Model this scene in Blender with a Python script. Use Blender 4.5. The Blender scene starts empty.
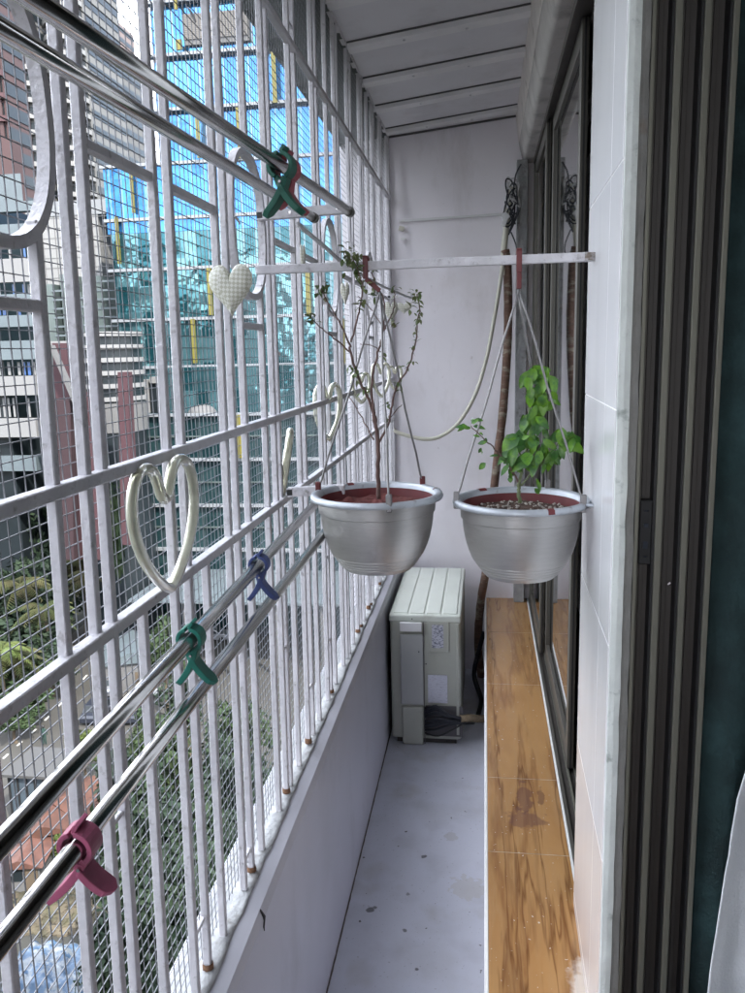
import bpy, bmesh, math, random
from mathutils import Vector, Matrix, noise
random.seed(7)
R_ = math.radians
scene = bpy.context.scene
col = scene.collection

# ------------------------------------------------------------------ camera
F_PX, W_PX, H_PX = 800.0, 745.0, 993.0
YAW, PITCH, ROLL = R_(-8.10595), R_(10.30933), R_(1.41542)
CAM = Vector((0, 0, 1.45))
fw = Vector((math.sin(YAW)*math.cos(PITCH), math.cos(YAW)*math.cos(PITCH), -math.sin(PITCH)))
rt0 = Vector((math.cos(YAW), -math.sin(YAW), 0))
dn0 = fw.cross(rt0)
rt = rt0*math.cos(ROLL) + dn0*math.sin(ROLL)
dn = -rt0*math.sin(ROLL) + dn0*math.cos(ROLL)
cd = bpy.data.cameras.new('camera'); cam = bpy.data.objects.new('camera', cd); col.objects.link(cam)
m3 = Matrix((rt, -dn, -fw)).transposed()
cam.matrix_world = Matrix.Translation(CAM) @ m3.to_4x4()
cd.sensor_fit = 'HORIZONTAL'; cd.sensor_width = 36.0
cd.lens = 36.0*F_PX/W_PX
cd.clip_start = 0.02; cd.clip_end = 6000
scene.camera = cam

def at(px, py, Y):
    """world point seen at photo pixel (px,py) on the vertical plane y = Y"""
    d = rt*(px-W_PX/2) + dn*(py-H_PX/2) + fw*F_PX
    return CAM + d*(Y/d.y)
def gnd(px, py, z):
    d = rt*(px-W_PX/2) + dn*(py-H_PX/2) + fw*F_PX
    return CAM + d*((z-CAM.z)/d.z)

# ------------------------------------------------------------------ materials
def mat(name, color=(.8,.8,.8), rough=.5, metal=0.0, var=0.0, vscale=8.0, bump=0.0, bscale=60.0,
        color2=None, mixscale=None, mixpos=(.45,.6), coord='Object', spec=.5, stretch=(1,1,1), coat=0.0, detail=6.0):
    m = bpy.data.materials.new(name); m.use_nodes = True
    nt = m.node_tree; nd = nt.nodes; lk = nt.links
    b = nd['Principled BSDF']
    b.inputs['Roughness'].default_value = rough
    b.inputs['Metallic'].default_value = metal
    b.inputs['Specular IOR Level'].default_value = spec
    b.inputs['Coat Weight'].default_value = coat
    tc = nd.new('ShaderNodeTexCoord'); mp = nd.new('ShaderNodeMapping')
    mp.inputs['Scale'].default_value = stretch
    lk.new(tc.outputs[coord], mp.inputs['Vector'])
    vec = mp.outputs['Vector']
    cur = None
    rgb = nd.new('ShaderNodeRGB'); rgb.outputs[0].default_value = (*color, 1); cur = rgb.outputs[0]
    if color2 is not None:
        n = nd.new('ShaderNodeTexNoise'); n.inputs['Scale'].default_value = mixscale or 5
        n.inputs['Detail'].default_value = detail; n.inputs['Roughness'].default_value = .6
        lk.new(vec, n.inputs['Vector'])
        r = nd.new('ShaderNodeMapRange'); r.inputs[1].default_value = mixpos[0]; r.inputs[2].default_value = mixpos[1]
        lk.new(n.outputs['Fac'], r.inputs[0])
        mx = nd.new('ShaderNodeMix'); mx.data_type = 'RGBA'
        lk.new(r.outputs[0], mx.inputs[0]); lk.new(cur, mx.inputs[6]); mx.inputs[7].default_value = (*color2, 1)
        cur = mx.outputs[2]
    if var > 0:
        n = nd.new('ShaderNodeTexNoise'); n.inputs['Scale'].default_value = vscale
        n.inputs['Detail'].default_value = 5; lk.new(vec, n.inputs['Vector'])
        r = nd.new('ShaderNodeMapRange'); r.inputs[1].default_value = .25; r.inputs[2].default_value = .75
        r.inputs[3].default_value = 1-var; r.inputs[4].default_value = 1+var
        lk.new(n.outputs['Fac'], r.inputs[0])
        mx = nd.new('ShaderNodeMix'); mx.data_type = 'RGBA'; mx.blend_type = 'MULTIPLY'; mx.inputs[0].default_value = 1
        lk.new(cur, mx.inputs[6]); lk.new(r.outputs[0], mx.inputs[7]); cur = mx.outputs[2]
    lk.new(cur, b.inputs['Base Color'])
    if bump > 0:
        n = nd.new('ShaderNodeTexNoise'); n.inputs['Scale'].default_value = bscale
        n.inputs['Detail'].default_value = 4; lk.new(vec, n.inputs['Vector'])
        bp = nd.new('ShaderNodeBump'); bp.inputs['Strength'].default_value = min(1, bump); bp.inputs['Distance'].default_value = .002*max(1, bump)
        lk.new(n.outputs['Fac'], bp.inputs['Height']); lk.new(bp.outputs[0], b.inputs['Normal'])
    return m
def nodes(m): return m.node_tree.nodes, m.node_tree.links, m.node_tree.nodes['Principled BSDF']
def math_(nd, lk, op, a, b=None):
    n = nd.new('ShaderNodeMath'); n.operation = op
    for i, v in enumerate((a, b)):
        if v is None: continue
        if isinstance(v, (int, float)): n.inputs[i].default_value = v
        else: lk.new(v, n.inputs[i])
    return n.outputs[0]
def mixc(nd, lk, fac, a, b, mode='MIX'):
    n = nd.new('ShaderNodeMix'); n.data_type = 'RGBA'; n.blend_type = mode
    if isinstance(fac, (int, float)): n.inputs[0].default_value = fac
    else: lk.new(fac, n.inputs[0])
    for i, v in ((6, a), (7, b)):
        if isinstance(v, tuple): n.inputs[i].default_value = (*v, 1)
        else: lk.new(v, n.inputs[i])
    return n.outputs[2]

def grime(m, col_, sc, lo, hi, amt, stretch=(1,1,1)):
    nd, lk, b = nodes(m); cur = b.inputs['Base Color'].links[0].from_socket
    tc = nd.new('ShaderNodeTexCoord'); mp = nd.new('ShaderNodeMapping'); mp.inputs['Scale'].default_value = stretch; lk.new(tc.outputs['Object'], mp.inputs[0])
    n = nd.new('ShaderNodeTexNoise'); n.inputs['Scale'].default_value = sc; n.inputs['Detail'].default_value = 9; n.inputs['Roughness'].default_value = .68; lk.new(mp.outputs[0], n.inputs['Vector'])
    r = nd.new('ShaderNodeMapRange'); r.inputs[1].default_value = lo; r.inputs[2].default_value = hi; r.inputs[3].default_value = 0; r.inputs[4].default_value = amt
    lk.new(n.outputs['Fac'], r.inputs[0]); lk.new(mixc(nd, lk, r.outputs[0], cur, col_), b.inputs['Base Color'])
# ------------------------------------------------------------------ mesh builder
class MB:
    def __init__(s): s.v = []; s.f = []; s.smooth = False
    def box(s, x0, x1, y0, y1, z0, z1):
        n = len(s.v)
        s.v += [(x, y, z) for z in (z0, z1) for y in (y0, y1) for x in (x0, x1)]
        s.f += [tuple(n+i for i in q) for q in ((0,2,3,1),(4,5,7,6),(0,1,5,4),(2,6,7,3),(0,4,6,2),(1,3,7,5))]
        return s
    def bar(s, a, b, w, h=None, up=(0,0,1)):
        h = h or w; a = Vector(a); b = Vector(b); d = (b-a).normalized(); up = Vector(up)
        if abs(d.dot(up)) > .98: up = Vector((0,1,0))
        x = d.cross(up).normalized(); y = x.cross(d).normalized(); n = len(s.v)
        for p in (a, b):
            for sx, sy in ((-1,-1),(1,-1),(1,1),(-1,1)):
                s.v.append(tuple(p + x*sx*w/2 + y*sy*h/2))
        s.f += [tuple(n+i for i in q) for q in ((0,1,2,3),(7,6,5,4),(0,4,5,1),(1,5,6,2),(2,6,7,3),(3,7,4,0))]
        return s
    def tube(s, pts, r, seg=10, closed=False, cap=True, rx=None):
        pts = [Vector(p) for p in pts]; N = len(pts); n = len(s.v)
        rs = r if isinstance(r, (list, tuple)) else [r]*N
        ref = None
        for i, p in enumerate(pts):
            if closed: d = (pts[(i+1) % N]-pts[i-1])
            else: d = pts[min(i+1, N-1)]-pts[max(i-1, 0)]
            d.normalize()
            if ref is None:
                ref = Vector((0,0,1)) if abs(d.z) < .9 else Vector((1,0,0))
            x = d.cross(ref).normalized(); y = x.cross(d).normalized(); ref = y
            for k in range(seg):
                a = 2*math.pi*k/seg
                s.v.append(tuple(p + x*math.cos(a)*rs[i]*(rx or 1) + y*math.sin(a)*rs[i]))
        M = N if closed else N-1
        for i in range(M):
            j = (i+1) % N
            for k in range(seg):
                l = (k+1) % seg
                s.f.append((n+i*seg+k, n+i*seg+l, n+j*seg+l, n+j*seg+k))
        if cap and not closed:
            s.f.append(tuple(n+k for k in reversed(range(seg))))
            s.f.append(tuple(n+(N-1)*seg+k for k in range(seg)))
        return s
    def lathe(s, prof, c, seg=48):
        n = len(s.v); c = Vector(c)
        for (r, z) in prof:
            for k in range(seg):
                a = 2*math.pi*k/seg; s.v.append((c.x+r*math.cos(a), c.y+r*math.sin(a), c.z+z))
        for i in range(len(prof)-1):
            for k in range(seg):
                l = (k+1) % seg
                s.f.append((n+i*seg+k, n+i*seg+l, n+(i+1)*seg+l, n+(i+1)*seg+k))
        return s
    def prism(s, poly, origin, ux, uy, depth):
        """poly of 2D points placed at origin + x*ux + y*uy, extruded along ux x uy by +-depth/2"""
        o = Vector(origin); ux = Vector(ux); uy = Vector(uy); nn = ux.cross(uy).normalized(); n = len(s.v); N = len(poly)
        for sgn in (-1, 1):
            for (a, b) in poly: s.v.append(tuple(o+ux*a+uy*b+nn*sgn*depth/2))
        s.f.append(tuple(n+i for i in reversed(range(N)))); s.f.append(tuple(n+N+i for i in range(N)))
        for i in range(N):
            j = (i+1) % N; s.f.append((n+i, n+j, n+N+j, n+N+i))
        return s
    def quad(s, a, b, c, d):
        n = len(s.v); s.v += [tuple(a), tuple(b), tuple(c), tuple(d)]; s.f.append((n, n+1, n+2, n+3)); return s
    def build(s, name, m, parent=None, smooth=False, bevel=0, bseg=2, sub=0, loc=None):
        me = bpy.data.meshes.new(name); me.from_pydata([tuple(v) for v in s.v], [], s.f); me.update()
        if m is not None:
            for mm in (m if isinstance(m, list) else [m]): me.materials.append(mm)
        o = bpy.data.objects.new(name, me); col.objects.link(o)
        if smooth:
            for p in me.polygons: p.use_smooth = True
        if loc is not None:
            me.transform(Matrix.Translation(-Vector(loc))); o.location = loc
        if parent is not None:
            o.parent = parent
            o.location = Vector(o.location) - parent_world(parent) if parent_world(parent).length > 0 and loc is not None else o.location
            if loc is None:
                me.transform(Matrix.Translation(-parent_world(parent)))
        if bevel:
            b = o.modifiers.new('bevel', 'BEVEL'); b.width = bevel; b.segments = bseg; b.limit_method = 'ANGLE'; b.angle_limit = R_(35)
        if sub:
            u = o.modifiers.new('sub', 'SUBSURF'); u.levels = sub; u.render_levels = sub
        return o
def parent_world(o):
    v = Vector(o.location)
    while o.parent is not None: o = o.parent; v = v + Vector(o.location)
    return v
def tag(o, label=None, cat=None, group=None, kind=None):
    if label: o['label'] = label
    if cat: o['category'] = cat
    if group: o['group'] = group
    if kind: o['kind'] = kind
    return o
def empty(name, loc, label, cat, group=None):
    o = bpy.data.objects.new(name, None); col.objects.link(o); o.location = loc; o.empty_display_size = .1
    return tag(o, label, cat, group)
def copy_tree(o, parent=None):
    c = o.copy(); col.objects.link(c); c.parent = parent
    for ch in list(o.children): copy_tree(ch, c)
    return c
def smoothpath(pts, n=8):
    pts = [Vector(p) for p in pts]; out = []
    for i in range(len(pts)-1):
        p0 = pts[max(i-1,0)]; p1 = pts[i]; p2 = pts[i+1]; p3 = pts[min(i+2, len(pts)-1)]
        for k in range(n):
            t = k/n
            out.append(.5*((2*p1)+(-p0+p2)*t+(2*p0-5*p1+4*p2-p3)*t*t+(-p0+3*p1-3*p2+p3)*t**3))
    out.append(pts[-1]); return out

# ================================================================== MATERIALS
M_lilac = mat('wall_lilac_paint', (.86,.83,.87), .55, var=.05, vscale=2.2, bump=.25, bscale=35, color2=(.77,.73,.74), mixscale=3.0, mixpos=(.56,.8))
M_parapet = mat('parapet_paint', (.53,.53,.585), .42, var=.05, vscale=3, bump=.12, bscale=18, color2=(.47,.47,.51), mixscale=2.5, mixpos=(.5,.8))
M_roof = mat('roof_sheet_paint', (.72,.71,.74), .6, var=.08, vscale=3, bump=.15, bscale=40)
M_rib = mat('roof_rib_paint', (.80,.79,.80), .55, var=.1, vscale=9, bump=.3, bscale=40)
M_joint = mat('roof_joint', (.10,.095,.10), .8)
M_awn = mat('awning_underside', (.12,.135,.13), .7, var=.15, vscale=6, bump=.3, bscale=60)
M_bar = mat('grille_paint', (.62,.605,.635), .42, var=.12, vscale=25, bump=.7, bscale=170, color2=(.38,.36,.37), mixscale=85, mixpos=(.58,.72))
M_mesh = mat('wire_mesh', (.20,.205,.22), .45, metal=.4, var=.1, vscale=40)
M_sill = mat('sill_plaster', (.34,.345,.35), .8, var=.2, vscale=45, bump=2, bscale=90, color2=(.22,.21,.20), mixscale=40, mixpos=(.55,.72))
M_steel = mat('stainless_steel', (.62,.61,.60), .17, metal=1, var=.06, vscale=8)
M_rust = mat('rust', (.19,.10,.055), .85, var=.35, vscale=150, bump=.8, bscale=200)
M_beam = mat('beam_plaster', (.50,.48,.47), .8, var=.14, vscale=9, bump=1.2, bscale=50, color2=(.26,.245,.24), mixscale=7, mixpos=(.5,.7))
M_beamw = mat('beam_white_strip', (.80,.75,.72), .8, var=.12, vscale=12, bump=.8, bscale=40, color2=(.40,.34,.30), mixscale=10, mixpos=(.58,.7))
M_alu = mat('brown_aluminium', (.10,.094,.08), .42, metal=.25, var=.08, vscale=4, stretch=(1,1,.1))
M_aluL = mat('worn_aluminium_edge', (.20,.195,.16), .4, metal=.4, var=.1, vscale=6, stretch=(1,1,.15))
M_aludk = mat('dark_channel', (.062,.055,.050), .5, metal=.2, var=.15, vscale=5, stretch=(1,1,.1))
M_black = mat('black_rubber', (.012,.012,.013), .5)
M_tile = mat('pillar_marble', (.82,.82,.83), .22, var=.05, vscale=4, color2=(.72,.71,.73), mixscale=3, mixpos=(.45,.75), stretch=(1,1,.25), coat=.2)
M_tile2 = mat('lower_pillar_marble', (.80,.75,.72), .22, var=.05, vscale=4, color2=(.74,.67,.63), mixscale=3, mixpos=(.4,.7), stretch=(1,1,.3), coat=.2)
M_tedge = mat('tile_edge', (.80,.84,.81), .7, var=.12, vscale=18, bump=1, bscale=80, color2=(.42,.47,.44), mixscale=35, mixpos=(.58,.72))
M_grout = mat('white_grout', (.80,.80,.78), .7, var=.06, vscale=60)
M_cement = mat('rough_cement', (.27,.265,.25), .85, var=.2, vscale=22, bump=1.5, bscale=70, color2=(.20,.14,.10), mixscale=9, mixpos=(.6,.72))
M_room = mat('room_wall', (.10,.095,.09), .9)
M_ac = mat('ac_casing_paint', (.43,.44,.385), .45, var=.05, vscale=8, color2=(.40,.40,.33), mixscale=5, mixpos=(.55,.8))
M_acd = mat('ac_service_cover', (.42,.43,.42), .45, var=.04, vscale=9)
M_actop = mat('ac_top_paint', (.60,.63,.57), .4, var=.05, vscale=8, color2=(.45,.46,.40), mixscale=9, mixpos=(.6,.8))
M_label = mat('sticker', (.56,.56,.62), .5)
M_pipe = mat('wrapped_pipe', (.15,.085,.06), .75, var=.3, vscale=30, bump=1, bscale=40, color2=(.30,.26,.20), mixscale=14, mixpos=(.52,.62), stretch=(1,1,3))
M_hose = mat('cream_hose', (.58,.56,.47), .5, var=.08, vscale=12)
M_cable = mat('black_cable', (.018,.02,.028), .45)
M_whitep = mat('white_plastic', (.72,.72,.72), .45)
M_red = mat('dark_red_plastic', (.13,.02,.022), .45, var=.15, vscale=40)
M_soil = mat('soil', (.07,.04,.03), .95, var=.5, vscale=120, bump=3, bscale=120, color2=(.30,.25,.20), mixscale=150, mixpos=(.6,.66))
M_redclay = mat('red_soil', (.11,.025,.022), .9, var=.3, vscale=60, bump=2.5, bscale=90)
M_pegpink = mat('peg_pink', (.50,.12,.22), .45, var=.08, vscale=90, bump=.3, bscale=200)
M_peggreen = mat('peg_green', (.015,.20,.15), .45, var=.08, vscale=90)
M_pegdgreen = mat('peg_dark_green', (.01,.12,.08), .45, var=.08, vscale=90)
M_pegblue = mat('peg_blue', (.06,.09,.26), .45, var=.08, vscale=90)
M_pegred = mat('peg_red', (.36,.07,.09), .45, var=.08, vscale=90)
M_leaf = mat('fresh_leaf', (.12,.27,.02), .36, var=.4, vscale=45, color2=(.04,.13,.025), mixscale=38, mixpos=(.42,.56))
M_leaf2 = mat('small_dull_leaf', (.085,.13,.035), .5, var=.4, vscale=60, color2=(.16,.17,.07), mixscale=40)
for _m in (M_leaf, M_leaf2):
    _m.node_tree.nodes['Principled BSDF'].inputs['Subsurface Weight'].default_value = 0.0
M_stem = mat('woody_stem', (.13,.075,.065), .7, var=.3, vscale=80, bump=.6, bscale=150)
M_stem2 = mat('green_stem', (.14,.17,.08), .6, var=.3, vscale=60)
M_curtain = mat('green_curtain', (.008,.025,.026), .85, var=.5, vscale=14, bump=1.5, bscale=120, color2=(.014,.038,.040), mixscale=22, mixpos=(.45,.65), stretch=(1,1,.8))
M_sheer = mat('white_cloth', (.74,.77,.80), .9, var=.04, vscale=10, bump=.6, bscale=250)
M_glassdk = mat('window_glass', (.02,.022,.022), .02, spec=.9, coat=1.0)
nodes(M_glassdk)[2].inputs['IOR'].default_value = 1.9
M_whitetube = mat('white_coated_rope', (.62,.62,.63), .5, var=.1, vscale=30)

# brushed silver pot
M_pot = mat('silver_pot_paint', (.50,.49,.48), .36, metal=.75, var=.05, vscale=30, bump=.25, bscale=120, stretch=(1,1,9))
M_potrim = mat('pot_rim', (.46,.49,.53), .4, metal=.35, var=.12, vscale=40, color2=(.30,.30,.32), mixscale=60, mixpos=(.6,.75))
M_wire = mat('hanger_wire', (.26,.25,.25), .4, metal=.6, var=.1, vscale=60)

grime(M_bar, (.26,.13,.07), 9, .70, .76, .75); grime(M_bar, (.72,.71,.72), 14, .55, .7, .5)
# resin hearts: pale translucent
M_heart = mat('pale_resin', (.88,.87,.68), .2, var=.12, vscale=60, coat=.4, bump=.4, bscale=60)
nd, lk, b = nodes(M_heart); b.inputs['Transmission Weight'].default_value = .6; b.inputs['IOR'].default_value = 1.3
M_heartw = mat('woven_heart', (.52,.51,.40), .4, var=.05, vscale=20)
nd, lk, b = nodes(M_heartw)
tc = nd.new('ShaderNodeTexCoord'); ch = nd.new('ShaderNodeTexChecker'); ch.inputs['Scale'].default_value = 230
mp = nd.new('ShaderNodeMapping'); mp.inputs['Rotation'].default_value = (0, R_(40), 0); lk.new(tc.outputs['Object'], mp.inputs[0]); lk.new(mp.outputs[0], ch.inputs['Vector'])
bp = nd.new('ShaderNodeBump'); bp.inputs['Strength'].default_value = .8; bp.inputs['Distance'].default_value = .002
lk.new(ch.outputs['Fac'], bp.inputs['Height']); lk.new(bp.outputs[0], b.inputs['Normal'])
old = b.inputs['Base Color'].links[0].from_socket
fc = math_(nd, lk, 'MULTIPLY', ch.outputs['Fac'], .75)
lk.new(mixc(nd, lk, fc, old, (.84,.84,.78)), b.inputs['Base Color'])

grime(M_steel, (.40,.38,.36), 35, .55, .75, .5)
grime(M_lilac, (.50,.46,.44), 4, .52, .75, .5, (1,1,.35)); grime(M_lilac, (.40,.35,.33), 26, .64, .72, .45)
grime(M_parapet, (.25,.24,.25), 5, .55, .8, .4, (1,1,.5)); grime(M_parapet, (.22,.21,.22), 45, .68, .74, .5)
grime(M_roof, (.36,.33,.33), 4, .5, .75, .4); grime(M_ac, (.26,.24,.19), 12, .56, .75, .4, (1,1,.4)); grime(M_ac, (.15,.13,.10), 70, .67, .72, .5)
grime(M_tile, (.62,.60,.61), 6, .5, .75, .3, (1,1,.3)); grime(M_pot, (.34,.32,.30), 20, .55, .75, .5, (1,1,2)); grime(M_potrim, (.22,.20,.20), 30, .58, .7, .5)
# floor paint with worn spots and stains
M_floor = mat('floor_paint', (.66,.68,.755), .38, var=.06, vscale=3, bump=.25, bscale=30, color2=(.58,.59,.63), mixscale=4, mixpos=(.5,.75))
nd, lk, b = nodes(M_floor)
tc = nd.new('ShaderNodeTexCoord')
def dots(scale, thr, soft):
    n = nd.new('ShaderNodeTexNoise'); n.inputs['Scale'].default_value = scale; n.inputs['Detail'].default_value = 3
    lk.new(tc.outputs['Object'], n.inputs['Vector'])
    r = nd.new('ShaderNodeMapRange'); r.inputs[1].default_value = thr; r.inputs[2].default_value = thr+soft
    lk.new(n.outputs['Fac'], r.inputs[0]); return r.outputs[0]
cur = b.inputs['Base Color'].links[0].from_socket
cur = mixc(nd, lk, math_(nd, lk, 'MULTIPLY', dots(9, .52, .25), .35), cur, (.38,.38,.41))
cur = mixc(nd, lk, math_(nd, lk, 'MULTIPLY', dots(130, .66, .05), .5), cur, (.30,.30,.31))
cur = mixc(nd, lk, dots(45, .72, .015), cur, (.10,.10,.11))
st = math_(nd, lk, 'MULTIPLY', dots(5, .60, .12), .35)
cur = mixc(nd, lk, st, cur, (.36,.33,.27))
def spot(cx_, cy_, r_, c_, amt, cur, wob=.02):
    sp = nd.new('ShaderNodeVectorMath'); sp.operation = 'DISTANCE'; sp.inputs[1].default_value = (cx_, cy_, 0)
    n = nd.new('ShaderNodeTexNoise'); n.inputs['Scale'].default_value = 60; n.inputs['Detail'].default_value = 3
    lk.new(tc.outputs['Object'], n.inputs['Vector'])
    lk.new(tc.outputs['Object'], sp.inputs[0])
    d = math_(nd, lk, 'ADD', sp.outputs['Value'], math_(nd, lk, 'MULTIPLY', n.outputs['Fac'], wob))
    r = nd.new('ShaderNodeMapRange'); r.inputs[1].default_value = r_+wob/2; r.inputs[2].default_value = r_+wob/2+.003
    r.inputs[3].default_value = amt; r.inputs[4].default_value = 0
    lk.new(d, r.inputs[0]); return mixc(nd, lk, r.outputs[0], cur, c_)
for (x, y, r, a) in ((-.298,1.857,.009,.85), (-.287,1.867,.004,.8), (-.176,2.095,.006,.85), (-.169,2.10,.003,.8), (-.205,1.93,.003,.6), (-.20,1.79,.004,.8), (-.158,1.665,.003,.9)):
    cur = spot(x, y, r, (.09,.09,.10), a, cur, .012)
cur = spot(-.045, 1.97, .045, (.50,.47,.40), .35, cur, .10)
cur = spot(-.10, 2.20, .02, (.36,.33,.26), .3, cur, .03)
lk.new(cur, b.inputs['Base Color'])

# brown veined marble of the ledge
M_ledge = mat('brown_marble', (.46,.245,.088), .22, var=.16, vscale=9, color2=(.36,.175,.058), mixscale=6, mixpos=(.4,.62), stretch=(1,.35,1), coat=.25)
nd, lk, b = nodes(M_ledge)
tc = nd.new('ShaderNodeTexCoord'); mp = nd.new('ShaderNodeMapping'); mp.inputs['Scale'].default_value = (1.0, .085, 1); mp.inputs['Rotation'].default_value = (0,0,R_(4))
lk.new(tc.outputs['Object'], mp.inputs[0])
cur = b.inputs['Base Color'].links[0].from_socket
for sc, w, colr, a in ((5, .16, (.42,.25,.11), .45), (12, .05, (.19,.08,.028), .55), (5, .009, (.13,.05,.016), .75), (24, .05, (.40,.24,.11), .3)):
    n = nd.new('ShaderNodeTexNoise'); n.inputs['Scale'].default_value = sc; n.inputs['Detail'].default_value = 5; n.inputs['Roughness'].default_value = .55
    n.inputs['Distortion'].default_value = .15
    lk.new(mp.outputs[0], n.inputs['Vector'])
    d = math_(nd, lk, 'ABSOLUTE', math_(nd, lk, 'SUBTRACT', n.outputs['Fac'], .5))
    r = nd.new('ShaderNodeMapRange'); r.inputs[1].default_value = 0; r.inputs[2].default_value = w; r.inputs[3].default_value = a; r.inputs[4].default_value = 0
    lk.new(d, r.inputs[0]); cur = mixc(nd, lk, r.outputs[0], cur, colr)
# pale worn specks and dust
n = nd.new('ShaderNodeTexNoise'); n.inputs['Scale'].default_value = 110; n.inputs['Detail'].default_value = 2; lk.new(tc.outputs['Object'], n.inputs['Vector'])
r = nd.new('ShaderNodeMapRange'); r.inputs[1].default_value = .70; r.inputs[2].default_value = .74; lk.new(n.outputs['Fac'], r.inputs[0])
cur = mixc(nd, lk, r.outputs[0], cur, (.60,.52,.42))
def lspot(cx_, cy_, sx, sy, colr, amt, cur, soft=.3):
    mp2 = nd.new('ShaderNodeMapping'); mp2.inputs['Location'].default_value = (-(cx_-.1)/sx, -(cy_-2)/sy, 0); mp2.inputs['Scale'].default_value = (1/sx, 1/sy, 0)
    lk.new(tc.outputs['Object'], mp2.inputs[0])
    ln = nd.new('ShaderNodeVectorMath'); ln.operation = 'LENGTH'; lk.new(mp2.outputs[0], ln.inputs[0])
    n = nd.new('ShaderNodeTexNoise'); n.inputs['Scale'].default_value = 40; n.inputs['Detail'].default_value = 4; lk.new(tc.outputs['Object'], n.inputs['Vector'])
    d = math_(nd, lk, 'ADD', ln.outputs['Value'], math_(nd, lk, 'MULTIPLY', n.outputs['Fac'], 2.2))
    r = nd.new('ShaderNodeMapRange'); r.inputs[1].default_value = 1.95; r.inputs[2].default_value = 1.95+soft; r.inputs[3].default_value = amt; r.inputs[4].default_value = 0
    lk.new(d, r.inputs[0]); return mixc(nd, lk, r.outputs[0], cur, colr)
cur = lspot(.100, 1.855, .017, .068, (.13,.06,.05), .6, cur)
cur = lspot(.098, 1.765, .040, .034, (.14,.065,.055), .55, cur)
cur = lspot(.140, 1.86, .008, .04, (.14,.065,.04), .6, cur)
cur = lspot(.175, 1.26, .018, .05, (.72,.68,.62), .7, cur, .8)
lk.new(cur, b.inputs['Base Color'])

# ================================================================== BALCONY SHELL
YB = 3.50      # back wall
PX = -.36      # parapet inner face
def struct(o): o['kind'] = 'structure'; return o

o = MB().box(PX-.0, .19, -1.2, YB, -.12, 0).build('balcony_floor', M_floor); struct(o)
o = MB().box(-.60, .42, YB, YB+.12, -.12, 2.60).build('back_wall', M_lilac)
tag(o, 'pale lilac painted end wall closing off the far end of the balcony', 'wall')
# conduit strip and its bits on the wall
t = empty('wall_trunking', (0, YB, 2.0), 'thin white cable strip running across the lilac end wall', 'cable strip')
a = at(399, 221, YB-.006); b_ = at(506, 214, YB-.006)
MB().bar(a, b_, .008, .010).build('strip', M_whitep, t, bevel=.001)
MB().bar(at(401,239,YB-.012), at(406,239,YB-.012), .012, .008).build('clip', M_whitep, t)
MB().bar(at(399,228,YB-.012), at(404,229,YB-.012), .012, .018).build('clip', M_hose, t)

# parapet
pt = empty('parapet_wall', (PX, 1, 0), 'low smooth grey lilac parapet wall under the window grille', 'wall')
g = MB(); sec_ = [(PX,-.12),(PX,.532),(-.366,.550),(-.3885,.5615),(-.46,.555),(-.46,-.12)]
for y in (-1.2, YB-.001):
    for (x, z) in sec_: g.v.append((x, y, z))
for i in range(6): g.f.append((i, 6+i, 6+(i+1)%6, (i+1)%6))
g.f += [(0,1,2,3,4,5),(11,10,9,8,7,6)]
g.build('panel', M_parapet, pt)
# lumpy white top bead
g = MB(); rnd = random.Random(3)
prev = None; ys = [-1.2+.012*i for i in range(int((YB+1.18)/.012))]
prof_n = 7
for i, y in enumerate(ys):
    n_ = noise.noise(Vector((y*14, .3, 0)))*.006 + noise.noise(Vector((y*50, 1.3, 0)))*.003
    n2 = noise.noise(Vector((y*22, 7.3, 0)))*.0035
    sect = [(-.455,.556), (-.43,.560), (-.410,.563+n_*.5), (-.400,.5655+n_*.6), (-.392+n2*.6,.5655+n_*.6), (-.3865+n2*.7,.5635), (-.3860+n2*.7,.556)]
    for (x, z) in sect: g.v.append((x, y, z))
    if i:
        for k in range(prof_n-1):
            a0 = (i-1)*prof_n+k; g.f.append((a0, a0+1, a0+prof_n+1, a0+prof_n))
g.build('coping', M_sill, pt, smooth=True)
# crack
g = MB(); cp = [onp for onp in ((.549,1.135),(.535,1.137),(.522,1.130),(.512,1.133))]
g.tube([(PX+.0006-max(0,z-.532)*.40, y, z) for z, y in cp], [.0022,.0035,.0018,.0006], seg=6); g.build('crack', M_black, pt)
# seam of grime where parapet meets floor
g = MB(); path = []
for i in range(160):
    y = .6+i*.0182; path.append((PX+.0015+.0012*noise.noise(Vector((y*30,0,0))), y, .0015))
g.tube(path, [.0022+.0012*noise.noise(Vector((p[1]*40,2,0))) for p in path], seg=5)
tag(g.build('dirt_seam', mat('grime', (.12,.10,.09), .9)), 'dark dirty seam line where the parapet meets the balcony floor', 'dirt line')

# ledge
M_lgr = mat('tan_grout', (.44,.34,.24), .8, var=.5, vscale=40)
ld = empty('stone_ledge', (.1, 2, 0), 'brown veined marble ledge with white edge along the window side', 'ledge')
joints = [-1.2, .45, .95, 1.633, 1.95, 2.55, 3.05, YB-.002]
zl = .345
for i in range(len(joints)-1):
    MB().box(.008, .186, joints[i]+.001, joints[i+1]-.001, zl-.014, zl).build('tile', M_ledge, ld, bevel=.0012)
MB().box(.0, .19, -1.2, YB-.001, 0.001, zl-.0145).build('base', M_lilac, ld)
for j_ in joints[1:-1]: MB().box(.0085, .1855, j_-.0009, j_+.0009, zl-.0142, zl-.0006).build('grout_line', M_lgr, ld)
MB().box(.001, .0075, -1.2, YB-.002, zl-.014, zl-.0005).build('edge_strip', M_grout, ld, bevel=.001)
MB().box(.1865, .192, -1.2, YB-.002, zl-.014, zl+.001).build('edge_strip', M_grout, ld, bevel=.001)

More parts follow.
